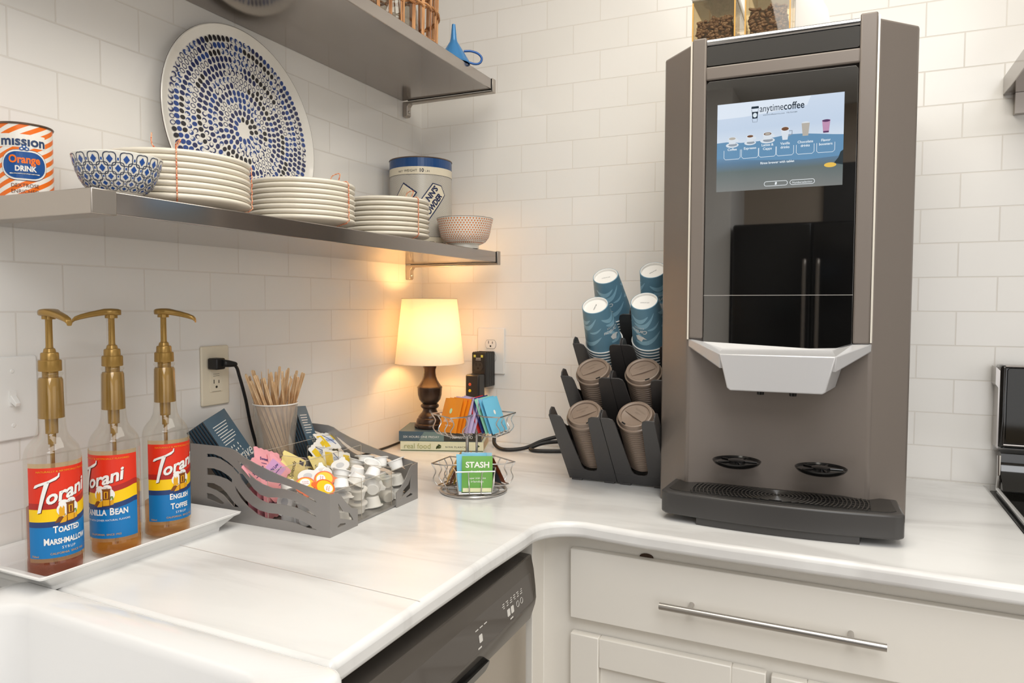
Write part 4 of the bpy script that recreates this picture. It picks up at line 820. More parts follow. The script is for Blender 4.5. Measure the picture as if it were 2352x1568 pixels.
for ci, (nm, ys) in enumerate(COMP):
    for lay in range(3):
        for ix in range(3):
            for iy, y in enumerate(ys):
                x = 0.2630+0.0385*ix+rc.uniform(-0.001,0.001); z = 0.0155+0.0270*lay + (0.002 if lay == 2 else 0)
                if lay == 2 and (ix, iy) in ((2,0),) and ci == 2: continue
                r = rc.random()
                if lay < 2: ang = rc.choice((0.12, PI-0.1, 0.2, PI-0.15, PI/2-0.25, PI/2+0.2))
                else: ang = rc.choice((PI-0.5, PI-0.25, PI/2+0.3, 0.5, PI-0.6))
                ax = rc.uniform(0, 2*PI); kind = 'plain'
                if ci == 0 and lay == 2 and (ix, iy) in ((1,0),(2,0),(1,1)): kind = 'printed'; ang = 0.75; ax = D(20+25*ix)
                elif ci == 0 and rc.random() < 0.16: kind = 'printed'
                elif ci == 2 and lay == 2: kind = rc.choice(('open','open','plain')); ang = rc.choice((0.4,PI-0.7,PI-0.4,0.3))
                lab = {'plain':'small white creamer cup in the %s of the organizer','printed':'creamer cup with orange and yellow foil lid in the %s','open':'empty white creamer cup in the %s of the organizer'}[kind] % nm
                place_creamer(kind, tilt((x, y, z), ax, ang, rc.uniform(0,6.28)), lab, {'plain':'white','printed':'foil-lidded','open':'empty'}[kind]+' creamers in the '+nm)

# sweetener packets, brochures and stir sticks
def packet(name, label, cat, w, h, th, cols, M, prints=(), teeth=9, group=None, crimp=0.006, zig=True, seed=0):
    """a sealed paper packet: x = width, y = height, z = towards the viewer"""
    rnd = random.Random(seed); t = tag(bpy.data.objects.new(name, None), label, cat, group) if False else None
    mb = MB(); nx, ny = 10, 12
    ph = [rnd.uniform(0,6.28) for _ in range(4)]
    def zf(u, v):
        e = max(0.0, 1-(2*u-1)**2)**0.6*max(0.0, 1-abs(2*v-1)**3)
        return th*e*(0.8+0.25*math.sin(7*u+ph[0])*math.sin(5*v+ph[1]))+0.0004*math.sin(9*u+6*v+ph[2])
    bend = rnd.uniform(-0.004, 0.004)
    for sgn in (1, -1):
        vs = []
        for j in range(ny+1):
            v = j/ny
            for i in range(nx+1):
                u = i/nx; yy = h*(v-0.0)
                if zig and j in (0, ny): yy += (0.0016 if i % 2 else -0.0006)*(1 if j else -1)
                vs.append((w*(u-0.5), yy, sgn*(zf(u,v)+0.00025)+bend*(v*v)))
        mb.add(vs, [(j*(nx+1)+i,j*(nx+1)+i+1,(j+1)*(nx+1)+i+1,(j+1)*(nx+1)+i) for j in range(ny) for i in range(nx)], 0)
        if len(cols) > 1 and sgn == 1: pass
    top = th+0.0009
    srf = lambda u, v: (u, v, zf(min(1,max(0,u/w+0.5)), min(1,max(0,v/h)))+0.0007+bend*(v/h)**2)
    for p in prints:
        if p[0] == 'text': wrap_text(mb, p[1], p[2], srf, p[3], p[4], p[5], sub=0.004, **(p[6] if len(p) > 6 else {}))
        else: wrap_poly(mb, p[1], (lambda q: (lambda u, v: (srf(u,v)[0], srf(u,v)[1], srf(u,v)[2]+q)))(p[3] if len(p) > 3 else 0), p[2], 0.004)
    o = mb.build(name, cols, None, smooth=0.9); o.matrix_world = M
    return tag(o, label, cat, group)
def rect(x0,y0,x1,y1): return [(x0,y0),(x1,y0),(x1,y1),(x0,y1)]
PINK = mat('packet_pink', (244,168,178), 0.5); PNAV = mat('packet_navy', (60,44,110), 0.5); YELP = mat('packet_yellow', (246,228,150), 0.5); INKB = mat('ink_black', (30,28,28), 0.5); WPAP = mat('packet_white', (244,242,236), 0.5); DBLU = mat('packet_blue', (40,70,150), 0.5); DYEL = mat('packet_gold', (236,200,40), 0.5); LILA = mat('packet_lilac', (212,160,206), 0.5)
def pose(p, lean, yaw=0.0, twist=0.0):
    """standing sheet facing +x, leaning back by lean, turned by yaw, twisted in its own plane"""
    return TR(p) @ RZ(yaw) @ frame((0,0,0),(0,1,0),(0,0,1),(1,0,0)) @ RX(-lean) @ RZ(twist)
pk_print = [('text',"Sweet'N Low",0.0085,-0.020,0.026,1,{'fit':0.040,'bold':0.0002}),('poly',rect(-0.020,0.019,0.020,0.0202),1)]
pp = [((0.222,-0.885,0.008),0.10,0.05,0.0),((0.214,-0.858,0.008),0.15,-0.1,0.04),((0.206,-0.888,0.010),0.12,0.1,-0.05),((0.197,-0.855,0.008),0.2,0.0,0.05),((0.186,-0.885,0.010),0.2,0.1,0.0),
      ((0.226,-0.868,0.045),0.75,-0.1,0.35),((0.219,-0.880,0.056),0.70,0.15,-0.25),((0.208,-0.852,0.066),0.62,-0.2,0.55),((0.204,-0.890,0.070),0.55,0.2,0.20),((0.190,-0.872,0.080),0.45,0.0,-0.45),((0.200,-0.848,0.062),0.50,0.25,-0.5)]
pl = ['standing low behind the slotted side']*5+['lying forward at the front of the pink pile','second from the front of the pink pile','tilted beside the yellow packets in the pink pile','upright against the slotted side at the top of the pink pile','at the back of the pink pile','leaning on the clear divider beside the yellow packets']
for i, (p, a, b, c) in enumerate(pp):
    packet('sweetener_packet', 'pink sweetener packet '+pl[i], 'packet', 0.062, 0.052, 0.0028, [PINK, PNAV, LILA], pose(p,a,b,c), pk_print if i != 7 else pk_print+[('poly',rect(-0.024,0.010,0.024,0.042),2,-0.0002)], group='pink sweetener packets', seed=i)
sp_print = [('text','Splenda',0.0115,-0.026,0.021,1,{'shear':0.3,'fit':0.040}),('poly',rect(0.014,0.004,0.024,0.014),1)]
for i, (p, a, b, c, lb) in enumerate([((0.222,-0.775,0.008),0.12,0.0,0.0,'lowest at the front of its compartment'),((0.206,-0.765,0.010),0.2,0.1,0.05,'upright in the middle of its compartment'),((0.206,-0.792,0.068),0.60,-0.1,0.85,'folded against the pink packets'),((0.215,-0.760,0.052),0.85,0.05,1.25,'lying on top with its name showing'),((0.226,-0.745,0.050),0.6,0.2,-0.3,'with a bar code, behind the foil-lidded creamers')]):
    packet('sweetener_packet', 'yellow sweetener packet '+lb, 'packet', 0.062, 0.050, 0.0025, [YELP, INKB], pose(p,a,b,c), sp_print, group='yellow sweetener packets', seed=20+i)
dm_print = [('poly',rect(-0.028,0.006,-0.012,0.040),1),('poly',rect(0.014,0.024,0.029,0.040),1),('text','Domino',0.010,-0.011,0.021,2,{'shear':0.25,'fit':0.024}),('poly',[(-0.010,0.040),(-0.008,0.041),(0.012,0.012),(0.010,0.011)],2),('poly',ellipse(0.001,0.0245,0.0135,0.009,20),3,-0.0002)]
for i, (p, a, b, c, lb) in enumerate([((0.222,-0.690,0.008),0.12,0.0,0.0,'lowest at the front of its compartment'),((0.206,-0.675,0.010),0.2,0.1,0.05,'upright behind the lowest one'),((0.224,-0.702,0.058),0.80,-0.2,-0.40,'lying in front with its name showing'),((0.196,-0.700,0.074),0.62,0.1,0.30,'crumpled behind the front one'),((0.186,-0.665,0.092),0.85,0.1,-0.15,'topmost, against the far side panel')]):
    packet('sugar_packet', 'white and yellow sugar packet '+lb, 'packet', 0.064, 0.048, 0.0030, [WPAP, DYEL, DBLU, mat('packet_pale_blue', (214,224,240), 0.5)], pose(p,a,b,c), dm_print, group='sugar packets', seed=40+i)
SLATE = mat('brochure_slate', (78,104,122), 0.4); SLATED = mat('brochure_edge', (60,62,66), 0.5)
def brochure(M, label, group, w=0.092):
    mb = MB(); h, d = 0.146, 0.0022; mb.box((-w/2,0,0),(w/2,h,d), 1); mb.add([(-w/2+0.0002,0.0002,d+0.0002),(w/2-0.0002,0.0002,d+0.0002),(w/2-0.0002,h-0.0002,d+0.0002),(-w/2+0.0002,h-0.0002,d+0.0002)],[(0,1,2,3)],0)
    q = w/0.092
    for k in range(8):
        y = h-0.022-0.0058*k; x1 = (0.026,0.022,0.020,0.012,0.028,0.030,0.026,0.012)[k]; mb.add([(a*q,b,d+0.0005) for a, b in rect(-0.030+0.002*(k//4),y,x1,y+0.0016)],[(0,1,2,3)],2)
    for k in range(6): mb.add([(a*q,b,d+0.0005) for a, b in ellipse(-0.012+0.006*k+0.003*math.sin(k*2),0.069+0.005*math.cos(k*3),0.0020,0.0028,8)],[tuple(range(8))],2)
    put_text(mb, 'thrive', 0.034*q, TR((-0.034*q,0.038,d+0.0005)), 2, shear=0.3); 
    o = mb.build('brochure', [SLATE, SLATED, WPAP], None, smooth=0); o.matrix_world = M; return tag(o, label, 'brochure', group)
def card_frame(tl, tr, down, off):
    tl, tr = Vector(tl), Vector(tr); e1 = (tr-tl).normalized(); dn = Vector(down).normalized(); dn = (dn - e1*dn.dot(e1)).normalized(); e3 = e1.cross(-dn); c = (tl+tr)/2 + dn*0.146 - e3*off
    return frame(c, e1, -dn, e3)
for i in range(7):
    brochure(card_frame((0.066-0.001*i,-0.912,0.177-0.001*i),(0.034-0.001*i,-0.828,0.190-0.001*i),(0.50,0.07,-0.86),0.0052*i), 'slate blue brochure, %s in the fan beside the syrup bottles' % ('front one' if i == 0 else 'rearmost' if i == 6 else ORD[i]+' from the front'), 'brochures beside the syrup bottles')
for i in range(6):
    brochure(card_frame((0.102-0.001*i,-0.6985,0.182-0.001*i),(0.094-0.001*i,-0.6525,0.177-0.001*i),(0.42,0.02,-0.90),0.0050*i), 'slate blue brochure, %s in the fan behind the sugar packets' % ('front one' if i == 0 else 'rearmost' if i == 5 else ORD[i]+' from the front'), 'brochures behind the sugar packets', 0.046)
def stick_cup():
    t = thing('plastic_cup', 'translucent plastic cup full of wooden stir sticks', 'cup', (0.097,-0.747,0.0365))
    mb = MB(); mb.lathe([(0.0001,0.001),(0.030,0.001),(0.0315,0.003),(0.0425,0.120),(0.0432,0.121),(0.0440,0.150),(0.0448,0.158)], 48); mb.build('wall', clear('cup_translucent', (246,244,240), 0.04, rough=0.15, body=0.32, bodycol=(236,230,222)), t, smooth=0.6)
    mb = MB(); mb.tube([(0.0452*math.cos(a),0.0452*math.sin(a),0.159) for a in [2*PI*i/48 for i in range(48)]], 0.0016, 8, closed=True); mb.build('rolled_rim', mat('cup_rim', (240,236,230), 0.3), t, smooth=0.9)
stick_cup()
WOOD = noise_colour(mat('stick_wood', (222,186,142), 0.55), (204,160,114), (232,200,158), 40, (1,1,0.12))
sm = MB(); sm.prism(rrect(-0.0029,0.0,0.0029,0.192,0.0030,5), 0.0014); stick0 = sm.build('stir_stick', WOOD, None, bevel=0.0002)
tag(stick0, 'flat wooden stir stick standing in the translucent cup', 'stir stick', 'stir sticks in the translucent cup')
rs = random.Random(3); i = 0
for rt, cnt in ((0.0375,20),(0.0275,14),(0.0170,8),(0.0060,3)):
    for k in range(cnt):
        a = 2*PI*k/cnt+rt*40+rs.uniform(-0.02,0.02); rb = rt*0.85; ab = a+1.65
        p0 = Vector((0.097+rb*math.cos(ab), -0.747+rb*math.sin(ab), 0.046)); p1 = Vector((0.097+rt*math.cos(a), -0.747+rt*math.sin(a), 0.190))
        d = (p1-p0).normalized(); am = a+0.8+rs.uniform(-0.3,0.3); e3 = Vector((math.cos(am), math.sin(am), 0)); x = d.cross(e3).normalized()
        M = frame(p0+d*rs.uniform(0.012,0.036), x, d, x.cross(d))
        if i == 0: stick0.matrix_world = M
        else: c = stick0.copy(); C.objects.link(c); c.matrix_world = M
        i += 1
# ------------------------------------------------------------------ things on the lower shelf
CHINA = mat('cream_china', (238,230,214), 0.22, coat=0.3)
def plate_profile(R):
    return [(0.0001,0.0045),(0.50*R,0.0045),(0.53*R,0.0),(0.58*R,0.0),(0.60*R,0.0040),(0.72*R,0.0075),(0.86*R,0.0118),(0.955*R,0.0140),(0.985*R,0.0155),(0.998*R,0.0180),(0.995*R,0.0205),(0.975*R,0.0222),(0.94*R,0.0218),(0.84*R,0.0190),(0.70*R,0.0140),(0.60*R,0.0085),(0.0001,0.0075)]
TWINE = noise_colour(mat('twine', (214,112,66), 0.7), (206,88,44), (238,196,160), 420, (1,1,1), 0.45, 0.55)
def plates(cx, cy, R, ztop, n, nm, ties):
    base = SH2+0.0004; pitch = (ztop-0.0222-base)/(n-1)
    mb = MB(); mb.lathe(plate_profile(R), 72); p0 = None
    for i in range(n):
        lb = 'cream %s, %s in its tied stack' % (nm, nth(n-1-i, n))
        if p0 is None: p0 = mb.build('plate', CHINA, None, smooth=0.9); o = p0
        else: o = p0.copy(); C.objects.link(o)
        o.location = (cx+0.0006*math.sin(i*2.1), cy+0.0006*math.cos(i*1.7), base+pitch*i); o.rotation_euler = (0,0,0.5*i)
        tag(o, lb, 'plate', nm+' stack')
    top = base+pitch*(n-1)
    t = thing('twine', 'orange and white twine tied around the stack of '+nm+'s', 'twine', (cx,cy,base))
    def ring(az, bow):
        r = R+0.0020; pts = []
        for s in (1, -1):
            half = [(0.62*R,0.0026),(0.74*R,0.0058),(0.88*R,0.0100),(0.97*R,0.0120),(r+0.001,0.018)]
            half += [(r+0.0005-(0.0012 if k%2 else 0), 0.018+(top-base)*k/10) for k in range(1,11)] + [(0.985*R,top-base+0.0242),(0.90*R,top-base+0.0240),(0.70*R,top-base+0.0232),(0.35*R,top-base+0.0226),(0.0,top-base+0.0226)]
            pts += [(s*a, z) for a, z in (half if s == 1 else half[::-1][1:])]
        P = [(a*math.cos(az), a*math.sin(az), z) for a, z in pts]
        mb = MB(); mb.tube(P, 0.0011, 6); mb.build('loop', TWINE, t, smooth=0.9)
    for a in ties: ring(math.radians(a), False)
    h = top-base+0.022
    mb = MB(); a = math.radians(ties[0]); ca, sa = math.cos(a), math.sin(a)
    mb.tube(smoothpath([(0.62*R*ca,0.62*R*sa,h),(0.66*R*ca,0.66*R*sa,h+0.014),(0.74*R*ca+0.01,0.74*R*sa,h+0.018),(0.80*R*ca,0.80*R*sa,h+0.004)],5), 0.0011, 6)
    if nm.startswith('large'): mb.tube(smoothpath([(0.55*R*ca,0.55*R*sa-0.02,h),(0.55*R*ca-0.01,0.55*R*sa-0.035,h+0.008),(0.55*R*ca-0.012,0.55*R*sa-0.035,h+0.028)],5), 0.0011, 6)
    mb.build('bow', TWINE, t, smooth=0.9)
plates(0.155,-1.0365,0.1165,0.639,8,'large dinner plate',(-41,47)); plates(0.178,-0.752,0.1045,0.641,8,'medium plate',(6,)); plates(0.160,-0.424,0.102,0.652,8,'small plate',(-12,))

WGL = mat('white_glaze', (240,236,226), 0.16, coat=0.3); CBL = mat('cobalt', (44,84,156), 0.25); CNV = mat('navy_line', (52,62,86), 0.3)
def lathe_surf(prof, off=0.0004, flip=1):
    """(angle*1, height) -> point on the outside of a profile given as (r,z) going up"""
    def f(u, v):
        for (r0, z0), (r1, z1) in zip(prof, prof[1:]):
            if v <= z1 or (r1, z1) == prof[-1]:
                k = 0 if z1 == z0 else (v-z0)/(z1-z0); r = r0+(r1-r0)*k; L = math.hypot(r1-r0, z1-z0); nr, nz = (z1-z0)/L, -(r1-r0)/L
                return ((r+off*nr)*math.sin(u), -(r+off*nr)*math.cos(u), v+off*nz)
    return f
def bowl(name, label, x, y, prof_out, wall, foot, rz): 
    t = thing(name, label, 'bowl', (x,y,SH2+0.0004), rz)
    inner = [(max(0.0001, r-wall), z+wall*0.6) for r, z in prof_out if z > foot+0.001]
    full = [(0.0001,0.002),(prof_out[0][0]-0.004,0.002),(prof_out[0][0]-0.003,0.0)]+prof_out+[(prof_out[-1][0]-0.0008,prof_out[-1][1]+0.0008)]+inner[::-1]+[(0.0001,foot+wall)]
    mb = MB(); mb.lathe(full, 64); b = mb.build('body', WGL, t, smooth=0.8)
    return t
P1 = [(0.0270,0.0),(0.0275,0.005),(0.0300,0.0062),(0.0375,0.0110),(0.0440,0.0180),(0.0490,0.0270),(0.0525,0.0370),(0.0552,0.0470),(0.0580,0.0570)]
b1 = bowl('rice_bowl', 'white bowl with blue diamond lattice pattern at the near end of the lower shelf', 0.236,-1.207, P1, 0.0022, 0.006, 0)
def bowl1_pattern():
    sf = lathe_surf(P1); sf2 = lathe_surf(P1, 0.0007); N = 17; A = 2*PI/N
    blue, line = MB(), MB(); zs = [0.0468,0.0350,0.0248,0.0165,0.0105]; hh = [0.0074,0.0066,0.0052,0.0038,0.0024]
    for k, (z, h) in enumerate(zip(zs, hh)):
        for i in range(N):
            u = (i+0.5*(k%2))*A; w = A*0.20
            blue.add([sf2(u,z-h*0.75), sf2(u+w,z), sf2(u,z+h*0.75), sf2(u-w,z)], [(0,1,2,3)])
            # scalloped outline
            pts = []
            for j in range(24):
                a = 2*PI*j/24; r = 1.0+0.13*abs(math.sin(2*a))-0.10*abs(math.cos(2*a))
                pts.append((u+A*0.43*r*math.cos(a), z+h*1.30*r*math.sin(a)))
            n = len(pts); ins = [(u+(p[0]-u)*0.86, z+(p[1]-z)*0.88) for p in pts]
            cl = lambda p: (p[0], max(0.0065, min(0.0568, p[1])))
            line.add([sf(*cl(p)) for p in pts]+[sf(*cl(p)) for p in ins], [(j,(j+1)%n,n+(j+1)%n,n+j) for j in range(n)])
            uu = u+A/2; 
            blue.add([sf2(uu+A*0.06*math.cos(q), z+h*0.28*math.sin(q)) for q in [2*PI*j/8 for j in range(8)]], [tuple(range(8))])
    blue.build('blue_print', CBL, b1, smooth=0); line.build('line_print', CNV, b1, smooth=0)
bowl1_pattern()
P2 = [(0.0360,0.0),(0.0365,0.009),(0.0420,0.0110),(0.0545,0.0180),(0.0625,0.0290),(0.0665,0.0420),(0.0695,0.0580),(0.0725,0.0710),(0.0740,0.0770)]
b2 = bowl('rice_bowl', 'white bowl with rows of orange triangles at the far end of the lower shelf', 0.263,-0.216, P2, 0.0025, 0.010, 0)
def bowl2_pattern():
    sf = lathe_surf(P2); N = 56; A = 2*PI/N; tri = MB(); out = MB(); z = 0.0745; k = 0
    while z > 0.015:
        h = 0.0056 if z > 0.035 else 0.0044
        for i in range(N):
            u = (i+0.5*(k%2))*A
            tri.add([sf(u-A*0.36,z), sf(u+A*0.36,z), sf(u,z-h*0.82)], [(0,1,2)])
        z -= h*1.04; k += 1
    tri.build('triangle_print', mat('bowl_orange', (222,128,64), 0.3), b2, smooth=0)
    mb = MB(); mb.tube([(0.0737*math.cos(a),0.0737*math.sin(a),0.0776) for a in [2*PI*i/64 for i in range(64)]], 0.0007, 6, closed=True); mb.build('rim_line', mat('rim_grey', (96,84,84), 0.4), b2)
bowl2_pattern()

def cyl_coords(m, R):
    """nodes giving arc length u and height v on an upright can"""
    n, l, b = nodes(m); tc = n.new('ShaderNodeTexCoord'); sp = n.new('ShaderNodeSeparateXYZ'); l.new(tc.outputs['Object'], sp.inputs[0])
    at = n.new('ShaderNodeMath'); at.operation = 'ARCTAN2'; ny = n.new('ShaderNodeMath'); ny.operation = 'MULTIPLY'; ny.inputs[1].default_value = -1; l.new(sp.outputs[1], ny.inputs[0]); l.new(sp.outputs[0], at.inputs[0]); l.new(ny.outputs[0], at.inputs[1])
    u = n.new('ShaderNodeMath'); u.operation = 'MULTIPLY'; u.inputs[1].default_value = R; l.new(at.outputs[0], u.inputs[0]); return u.outputs[0], sp.outputs[2]
def stripes(m, R, ku, kv, duty, c1, c2, soft=0.02):
    n, l, b = nodes(m); u, v = cyl_coords(m, R)
    a = n.new('ShaderNodeMath'); a.operation = 'MULTIPLY'; a.inputs[1].default_value = ku; l.new(u, a.inputs[0]); c = n.new('ShaderNodeMath'); c.operation = 'MULTIPLY_ADD'; c.inputs[1].default_value = kv; l.new(v, c.inputs[0]); l.new(a.outputs[0], c.inputs[2])
    f = n.new('ShaderNodeMath'); f.operation = 'FRACT'; l.new(c.outputs[0], f.inputs[0]); r = n.new('ShaderNodeValToRGB'); e = r.color_ramp.elements; e[0].position = duty-soft; e[1].position = duty+soft; e[0].color = lin(c1); e[1].color = lin(c2)
    l.new(f.outputs[0], r.inputs[0]); l.new(r.outputs[0], b.inputs['Base Color'])
TIN = mat('tin_rim', (120,104,92), 0.35, 0.8)
def can(name, label, x, y, R, H, rz, body):
    t = thing(name, label, 'can', (x,y,SH2+0.0004), rz)
    mb = MB(); mb.lathe([(0.0001,0.001),(R-0.003,0.001),(R,0.003),(R,H-0.003),(R-0.004,H-0.001),(R-0.004,H-0.005),(0.0001,H-0.005)], 64); mb.build('body', body, t, smooth=0.6)
    mb = MB()
    for z in (0.0022, H-0.0015): mb.tube([((R+0.0003)*math.cos(a),(R+0.0003)*math.sin(a),z) for a in [2*PI*i/64 for i in range(64)]], 0.0016, 6, closed=True)
    mb.build('tin_rim', TIN, t, smooth=0.9); return t
def can_surf(R, off): return lambda u, v: ((R+off)*math.sin(u/R), -(R+off)*math.cos(u/R), v)
R1 = 0.0374; m = mat('can_stripes', (240,236,228), 0.3); stripes(m, R1, 2/(2*PI*R1)*9/2*2/2, -72, 0.5, (244,118,30), (242,238,230))
c1 = can('drink_can', 'orange and white striped vintage orange drink can at the shelf end', 0.062,-1.228, R1, 0.1125, math.radians(56), m)
def can1_label():
    mb = MB(); a, b, c, d = (can_surf(R1, k) for k in (0.0003,0.0006,0.0009,0.0012)); cx = 0.002
    wrap_poly(mb, rect(-0.034,0.077,0.030,0.0955), a, 1); 
    wrap_text(mb, 'mıssıon', 0.0190, c, cx-0.001, 0.0795, 2, fit=0.056, align='CENTER', bold=0.0005)
    wrap_poly(mb, rrect(cx-0.0295,0.0295,cx+0.0295,0.0735,0.0205,7), b, 2); wrap_poly(mb, rrect(cx-0.0288,0.0302,cx+0.0288,0.0728,0.0198,7), c, 1); wrap_poly(mb, rrect(cx-0.0265,0.0325,cx+0.0265,0.0705,0.0178,7), can_surf(R1,0.0012), 3)
    wrap_text(mb, 'Orange', 0.0155, can_surf(R1,0.0016), cx, 0.0545, 4, fit=0.038, align='CENTER', bold=0.0005); wrap_text(mb, 'DRINK', 0.0105, can_surf(R1,0.0016), cx+0.001, 0.0430, 1, fit=0.026, align='CENTER', bold=0.0004)
    wrap_poly(mb, rect(cx-0.018,0.0385,cx+0.018,0.0398), can_surf(R1,0.0016), 1); wrap_text(mb, 'NON-CARBONATED', 0.0036, can_surf(R1,0.0018), cx, 0.0385, 2, fit=0.030, align='CENTER')
    for q, (uu, vv) in enumerate(((-0.003,0.0745),(0.003,0.0745),(0.0,0.0775))): wrap_poly(mb, ellipse(cx+uu,vv,0.0030,0.0026,12), can_surf(R1,0.0016), 3); wrap_poly(mb, ellipse(cx+uu,vv,0.0014,0.0012,8), can_surf(R1,0.0019), 1)
    wrap_text(mb, 'DEXTROSE', 0.0075, c, cx, 0.0200, 5, fit=0.034, align='CENTER'); wrap_text(mb, 'ENRICHED', 0.0075, c, cx, 0.0115, 5, fit=0.034, align='CENTER')
    mb.build('label', [m, mat('can_white', (242,238,230), 0.3), mat('can_navy', (44,66,104), 0.3), mat('can_blue', (28,82,150), 0.28), mat('can_orange', (246,120,36), 0.3), mat('can_brown', (104,58,40), 0.4)], c1, smooth=0)
can1_label()
R2 = 0.085; m2 = mat('can_hatch', (210,204,194), 0.32, 0.1); stripes(m2, R2, 260, 200, 0.30, (92,88,84), (212,206,196), 0.12)
c2 = can('powder_can', 'large blue-topped baking powder can in the shelf corner', 0.104,-0.176, R2, 0.245, math.radians(31.5), m2)
def can2_label():
    mb = MB(); R = R2
    def band(z0, z1, mi, q=0.0004):
        s = can_surf(R, q); n = 64; W = 2*PI*R; vs = []
        for i in range(n+1): vs += [s(W*i/n, z0), s(W*i/n, z1)]
        mb.add(vs, [(2*i,2*i+2,2*i+3,2*i+1) for i in range(n)], mi)
    band(0.2185,0.2425,0); band(0.1985,0.2185,1); band(0.1978,0.1986,2,0.0006); band(0.004,0.034,1); band(0.0335,0.0343,2,0.0006)
    s, s2, s3 = can_surf(R,0.0008), can_surf(R,0.0012), can_surf(R,0.0016)
    wrap_text(mb, 'NET', 0.0065, s, -0.064, 0.2045, 2, spacing=1.2); wrap_text(mb, 'WEIGHT', 0.0090, s, -0.046, 0.2045, 2, fit=0.036, spacing=1.1); wrap_text(mb, '10', 0.0130, s, -0.005, 0.2040, 2, bold=0.0004); wrap_text(mb, 'LBS', 0.0065, s, 0.012, 0.2045, 2, spacing=1.3)
    def rot(pts, o, a): ca, sa = math.cos(a), math.sin(a); return [(o[0]+ca*x-sa*y, o[1]+sa*x+ca*y) for x, y in pts]
    ang = math.radians(54); o = (0.014,0.110)
    wrap_poly(mb, rot([(-0.10,-0.025),(0.064,-0.025),(0.076,0.0),(0.064,0.025),(-0.10,0.025)], o, ang), s, 3); wrap_poly(mb, rot([(-0.098,-0.0222),(0.0625,-0.0222),(0.0732,0.0),(0.0625,0.0222),(-0.098,0.0222)], o, ang), s2, 1)
    p = rot([(0.058,0.003)], o, ang)[0]; 
    for s_, dx, dy in (("MANN'S",-0.012,0.0030),("POWDER",-0.020,-0.0180)):
        q = rot([(dx,dy)], o, ang)[0]; wrap_text(mb, s_, 0.0205, s3, q[0], q[1], 3, fit=0.074, rot=ang, bold=0.0009, shear=0.15)
    o = (-0.058,0.128); ang2 = math.radians(55)
    wrap_poly(mb, rot([(-0.09,-0.027),(0.046,-0.027),(0.046,0.020),(-0.09,0.020)], o, ang2), s, 3); wrap_poly(mb, rot([(-0.088,-0.024),(0.0425,-0.024),(0.0425,0.0175),(-0.088,0.0175)], o, ang2), s2, 1)
    for k in range(7): wrap_poly(mb, rot(rect(-0.08,-0.018+0.005*k,0.034-0.006*(k%3),-0.0175+0.005*k), o, ang2), s3, 4)
    wrap_text(mb, 'INCORPORATED', 0.0085, s, -0.020, 0.016, 2, fit=0.055); wrap_text(mb, 'New York', 0.0080, s, 0.040, 0.016, 2, shear=0.3)
    mb.build('label', [mat('can_band_blue', (34,72,124), 0.25), mat('can_cream', (222,212,190), 0.3), mat('can_ink', (48,46,50), 0.4), mat('can_dark_blue', (30,42,80), 0.3), mat('can_fine_print', (150,132,108), 0.4)], c2, smooth=0)
can2_label()

# big dotted platter leaning on the wall
def platter():
    R = 0.209; th = math.radians(5.2)
    t = thing('platter', 'large round white platter with rings of blue thumbprint dots leaning on the wall', 'platter', (0.046,-0.758,SH2+0.0004))
    M = TR((0,0,0.0035)) @ frame((-R*math.sin(th),0,R*math.cos(th)), (0,1,0), (-math.sin(th),0,math.cos(th)), (math.cos(th),0,math.sin(th)))
    mb = MB(); mb.lathe([(0.0001,-0.004),(0.150,-0.004),(0.175,0.0),(0.200,0.008),(R-0.001,0.0120),(R,0.0140),(R-0.002,0.0152),(0.200,0.0118),(0.192,0.0080),(0.188,0.0066),(0.170,0.0052),(0.0001,0.0052)], 96, M=M); mb.build('dish', [mat('platter_white', (238,234,226), 0.14, coat=0.4)], t, smooth=0.8)
    mb = MB(); mb.lathe([(R-0.0012,0.0108),(R+0.0004,0.0128),(R+0.0004,0.0140)], 96, M=M); mb.build('rim_line', mat('platter_rim_brown', (70,48,40), 0.5), t)
    rnd = random.Random(9); mb = MB(); fills = {'blue':0,'navy':1,'black':2,'mid':3}
    for k in range(13):
        r = 0.0225+0.0133*k; n = max(8, round(2*PI*r/0.0118)); style = 'blue'; left = 0
        for i in range(n):
            if left <= 0:
                style = rnd.choices(['blue','navy','black','outline','crescent','mix'], [3,3.5,2,2.2,1.6,2])[0]; left = rnd.randint(2,6)
            left -= 1; a = 2*PI*i/n+0.1*k; c, s = math.cos(a), math.sin(a); da = rnd.uniform(-0.1,0.1); rr = r+rnd.uniform(-0.0008,0.0008)
            w, h = 0.0046*rnd.uniform(0.92,1.06), 0.0061*rnd.uniform(0.92,1.06); zz = 0.00560+max(0,r+0.006-0.170)*0.13
            def P(x, y): return (rr*c+x*-s+y*c, rr*s+x*c+y*s, zz)
            sides = 14; E = [(w*math.cos(q+da), h*math.sin(q)) for q in [2*PI*j/sides for j in range(sides)]]
            if style in ('blue','navy','black'):
                mb.add([P(x,y) for x, y in E], [tuple(range(sides))], fills[style], M)
            else:
                q = 0.72 if style == 'outline' else 0.66; ox, oy = (0,0) if style == 'outline' else (w*0.26*rnd.choice((-1,1)), h*0.2*rnd.choice((-1,1)))
                I = [(x*q+ox, y*q+oy) for x, y in E]; mi = 1 if style != 'mix' else 0
                mb.add([P(x,y) for x, y in E]+[P(x,y) for x, y in I], [(j,(j+1)%sides,sides+(j+1)%sides,sides+j) for j in range(sides)], mi, M)
                if style == 'mix': mb.add([P(x*0.45-ox*0.9,y*0.45-oy*0.9) for x, y in E], [tuple(range(sides))], 3, M)
    mb.build('dot_print', [mat('dot_blue', (44,72,140), 0.25), mat('dot_navy', (42,50,96), 0.25), mat('dot_black', (40,38,44), 0.25), mat('dot_mid', (92,112,166), 0.25)], t, smooth=0)
platter()

